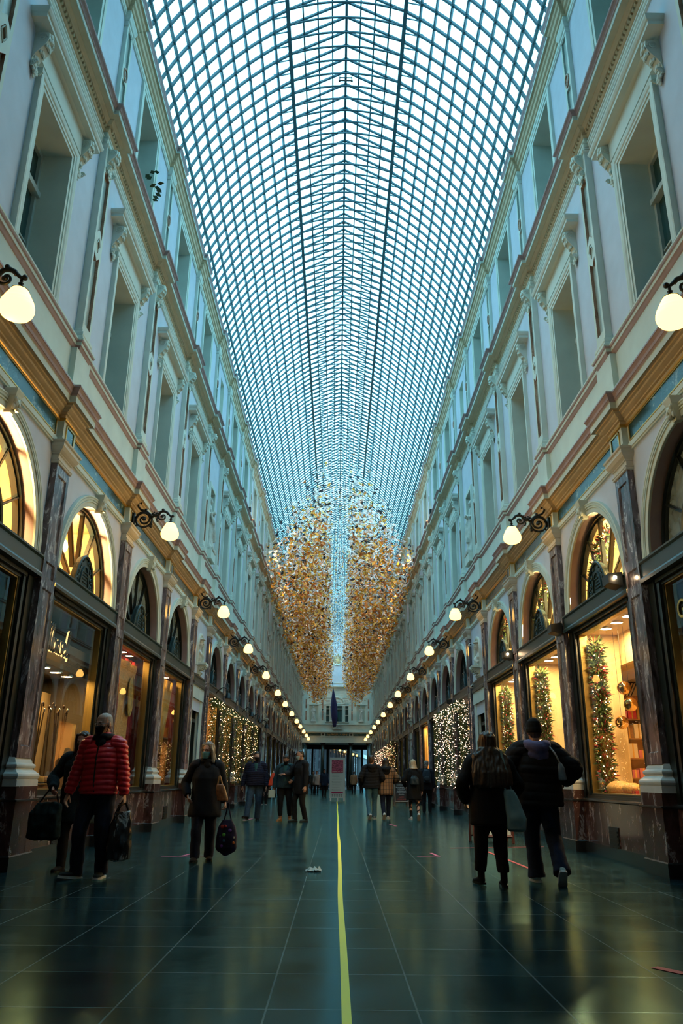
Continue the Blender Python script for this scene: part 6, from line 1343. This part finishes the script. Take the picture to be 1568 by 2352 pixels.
for wd_, z in (('HAPPY', .39), ('HOLIDAYS', .30)): text(t, wd_, .095, plain('red_chalk', (.7, .08, .06), .8), (0, -.26 * (1 - z / 1.05) - .04, z), (PI / 2 - .24, 0, 0), 'red_lettering', .002, 'CENTER', .8)
t = aboard('low folding board with white poster and dark red frame behind the long haired person', (2.95, 16.1), .0, .36, .95, .12, plain('poster_white', (.55, .65, .65), .6), plain('dark_red_frame', (.09, .02, .02), .5))
# things people carry
def sack(name, label, cat, at, rows, mat, handles, hmat, rz=0, amp=.012, parts=None):
    t = thing(name, label, cat, at, rz); m = MB(); slices(m, rows, 24, None, 3.0); inst('bag', remesh(m, 'bag', mat, .010, 1, folds(amp, (14, 14, 9), at[0] * 7)), t)
    for h_ in handles: m = MB(); P, _ = catmull(h_, [(1, 1)] * len(h_), 5); m.tube(P, .011, 5); m.build('handle', hmat, t)
    return t
PLAST = marble('printed_plastic', (.008, .008, .010), (.02, .022, .026), (.5, .52, .5), 4, (1.6, 1.6, .35), .25, .56, .1)
sack('shopping_bag', 'crinkled black and white plastic bag hanging from the red jacket person', 'bag', (-2.565, 9.80, .19), [(0, 0, 0, .09, .05), (.02, 0, 0, .135, .085), (.2, 0, 0, .14, .10), (.42, .01, 0, .12, .075), (.52, .01, 0, .10, .03), (.54, .01, 0, .08, .015)], PLAST, [[(-.07, 0, .52), (0.01, 0, .66), (.09, 0, .52)], [(-.06, .03, .5), (.01, .01, .655), (.08, .03, .5)]], BLACK, amp=.022)
sack('shoulder_bag', 'large dark bag with teal fringe held by the person behind the red jacket', 'bag', (-3.665, 10.40, .365), [(0, 0, 0, .16, .06), (.03, 0, 0, .21, .09), (.3, 0, 0, .2, .09), (.42, .03, 0, .15, .05), (.44, .03, 0, .12, .02)], fabric('dark_teal_cloth', (.006, .02, .022), .9, .6, 20), [[(-.1, 0, .43), (.06, 0, .62), (.14, 0, .43)]], BLACK, amp=.02)
t = sack('tote_bag', 'colourful patchwork tote with green and red spots held by the grey haired person', 'bag', (-1.59, 11.90, .08), [(0, 0, 0, .03, .03), (.06, 0, 0, .13, .05), (.10, 0, 0, .15, .06), (.25, 0, 0, .145, .065), (.38, .0, 0, .12, .05), (.46, 0, 0, .07, .025), (.47, 0, 0, .06, .02)], fabric('patchwork_navy', (.012, .009, .035), .7, .8, 9), [[(-.05, 0, .45), (-.015, 0, .60), (.0, 0, .70), (.02, 0, .60), (.06, 0, .45)]], NAVY, amp=.006)
for x, z, q, c in ((-.03, .27, .030, (.10, .45, .06)), (-.075, .25, .026, (.02, .12, .05)), (-.03, .20, .026, (.04, .13, .2)), (-.06, .38, .026, (.35, .03, .03)), (-.02, .385, .022, (.3, .02, .03)), (.10, .17, .024, (.6, .16, .03)), (.105, .24, .02, (.5, .45, .35)), (-.05, .13, .03, (.10, .03, .25)), (.05, .33, .025, (.1, .04, .25))):
    m = MB(); m.ell((x, -.06 + abs(x) * .15, z), (q, .012, q), 10, 6); m.build('spot', plain('spot_cloth', c, .7), t, smooth=True)
sack('handbag', 'brown pleated leather handbag tucked under the arm of the grey haired person', 'bag', (-1.66, 11.77, .80), [(0, 0, 0, .075, .04), (.02, -.0, 0, .08, .045), (.15, -.03, 0, .07, .04), (.22, -.045, 0, .05, .025), (.23, -.045, 0, .04, .015)], plain('brown_leather', (.16, .07, .025), .45, var=.4, scale=25), [[(-.08, 0, .21), (-.06, .03, .34), (-.01, .0, .21)]], TAN, amp=.01)
sack('tote_bag', 'pale canvas tote hanging from the shoulder of the long haired person', 'bag', (1.965, 9.27, .58), [(0, 0, 0, .07, .04), (.02, 0, 0, .105, .06), (.12, .01, 0, .115, .065), (.30, -.03, 0, .09, .045), (.42, -.055, 0, .06, .03), (.44, -.06, 0, .05, .02)], fabric('pale_canvas', (.26, .38, .37), .9, .12, 12), [[(-.10, 0, .42), (-.11, .0, .62), (-.12, .06, .86)], [(-.03, 0, .42), (-.075, .0, .62), (-.115, .04, .86)]], fabric('canvas_strap', (.22, .33, .33)), amp=.014)
sack('shoulder_bag', 'small pale shoulder bag on the back of the person in the beanie', 'bag', (2.60, 9.535, 1.12), [(0, 0, 0, .03, .02), (.01, 0, 0, .05, .035), (.14, -.01, 0, .04, .028), (.2, -.02, 0, .018, .015)], fabric('pale_leather', (.22, .24, .25), .6), [[(-.02, 0, .19), (-.07, .0, .30), (-.12, .10, .40)]], fabric('pale_strap', (.3, .32, .34)), amp=.004)
t = thing('paper_bag', 'small white paper gift bag held by the denim jacket person', 'bag', (-1.85, 23.1, .62), 0); m = MB(); m.add([(-.085, -.04, 0), (.085, -.04, 0), (.085, .04, 0), (-.085, .04, 0), (-.085, -.045, .2), (.085, -.045, .2), (.085, .045, .2), (-.085, .045, .2)], [(0, 3, 2, 1), (0, 1, 5, 4), (1, 2, 6, 5), (2, 3, 7, 6), (3, 0, 4, 7)]); m.build('bag', plain('white_paper', (.45, .58, .55), .7), t); MB().tube([(-.04, 0, .2), (-.03, 0, .27), (.03, 0, .27), (.04, 0, .2)], .005, 4).build('handle', M['black'], t)
sack('shopping_bag', 'bright orange bag with grey band carried by the half hidden person', 'bag', (-3.02, 37.9, .82), [(0, 0, 0, .14, .05), (.02, 0, 0, .17, .07), (.3, .03, 0, .12, .05), (.55, .06, 0, .06, .03)], plain('orange_plastic', (.85, .07, .02), .5), [[(.02, 0, .5), (.06, 0, .65), (.10, 0, .5)]], M['white'], amp=.01)
t = sack('backpack', 'dark blue backpack worn by the grey haired person near the fairy lights', 'backpack', (3.24, 29.64, 1.02), [(0, 0, 0, .11, .06), (.03, 0, 0, .15, .09), (.25, 0, 0, .155, .10), (.42, 0, .01, .12, .08), (.48, 0, .02, .07, .05)], fabric('blue_nylon', (.015, .03, .045), .6, .4, 14), [[(-.05, .0, .46), (0, -.02, .53), (.05, 0, .46)]], BLACK, rz=-.1, amp=.008); MB().ell((0, -.10, .16), (.10, .04, .10), 14, 9).build('pocket', fabric('grey_nylon', (.035, .05, .06)), t, smooth=True)
t = sack('shoulder_bag', 'dark blue slouchy bag on the shoulder of the blonde person', 'bag', (2.28, 24.28, .98), [(0, 0, 0, .10, .05), (.02, 0, 0, .14, .08), (.18, 0, 0, .13, .07), (.26, -.02, 0, .06, .03)], fabric('blue_black_leather', (.01, .025, .035), .5), [[(-.03, 0, .25), (-.08, .03, .38), (-.10, .10, .46)]], BLACK)
vs = scene.view_settings; vs.view_transform = 'Standard'; vs.look = 'None'; vs.gamma = 1; vs.use_curve_mapping = False; vs.exposure = EXPO
cy = scene.cycles; cy.max_bounces = 6; cy.diffuse_bounces = 3; cy.glossy_bounces = 3; cy.transmission_bounces = 4; cy.transparent_max_bounces = 12
cy.caustics_reflective = False; cy.caustics_refractive = False; cy.use_denoising = True; cy.use_adaptive_sampling = True; cy.adaptive_threshold = .02; cy.sample_clamp_indirect = 4
try: cy.use_light_tree = True
except Exception: pass
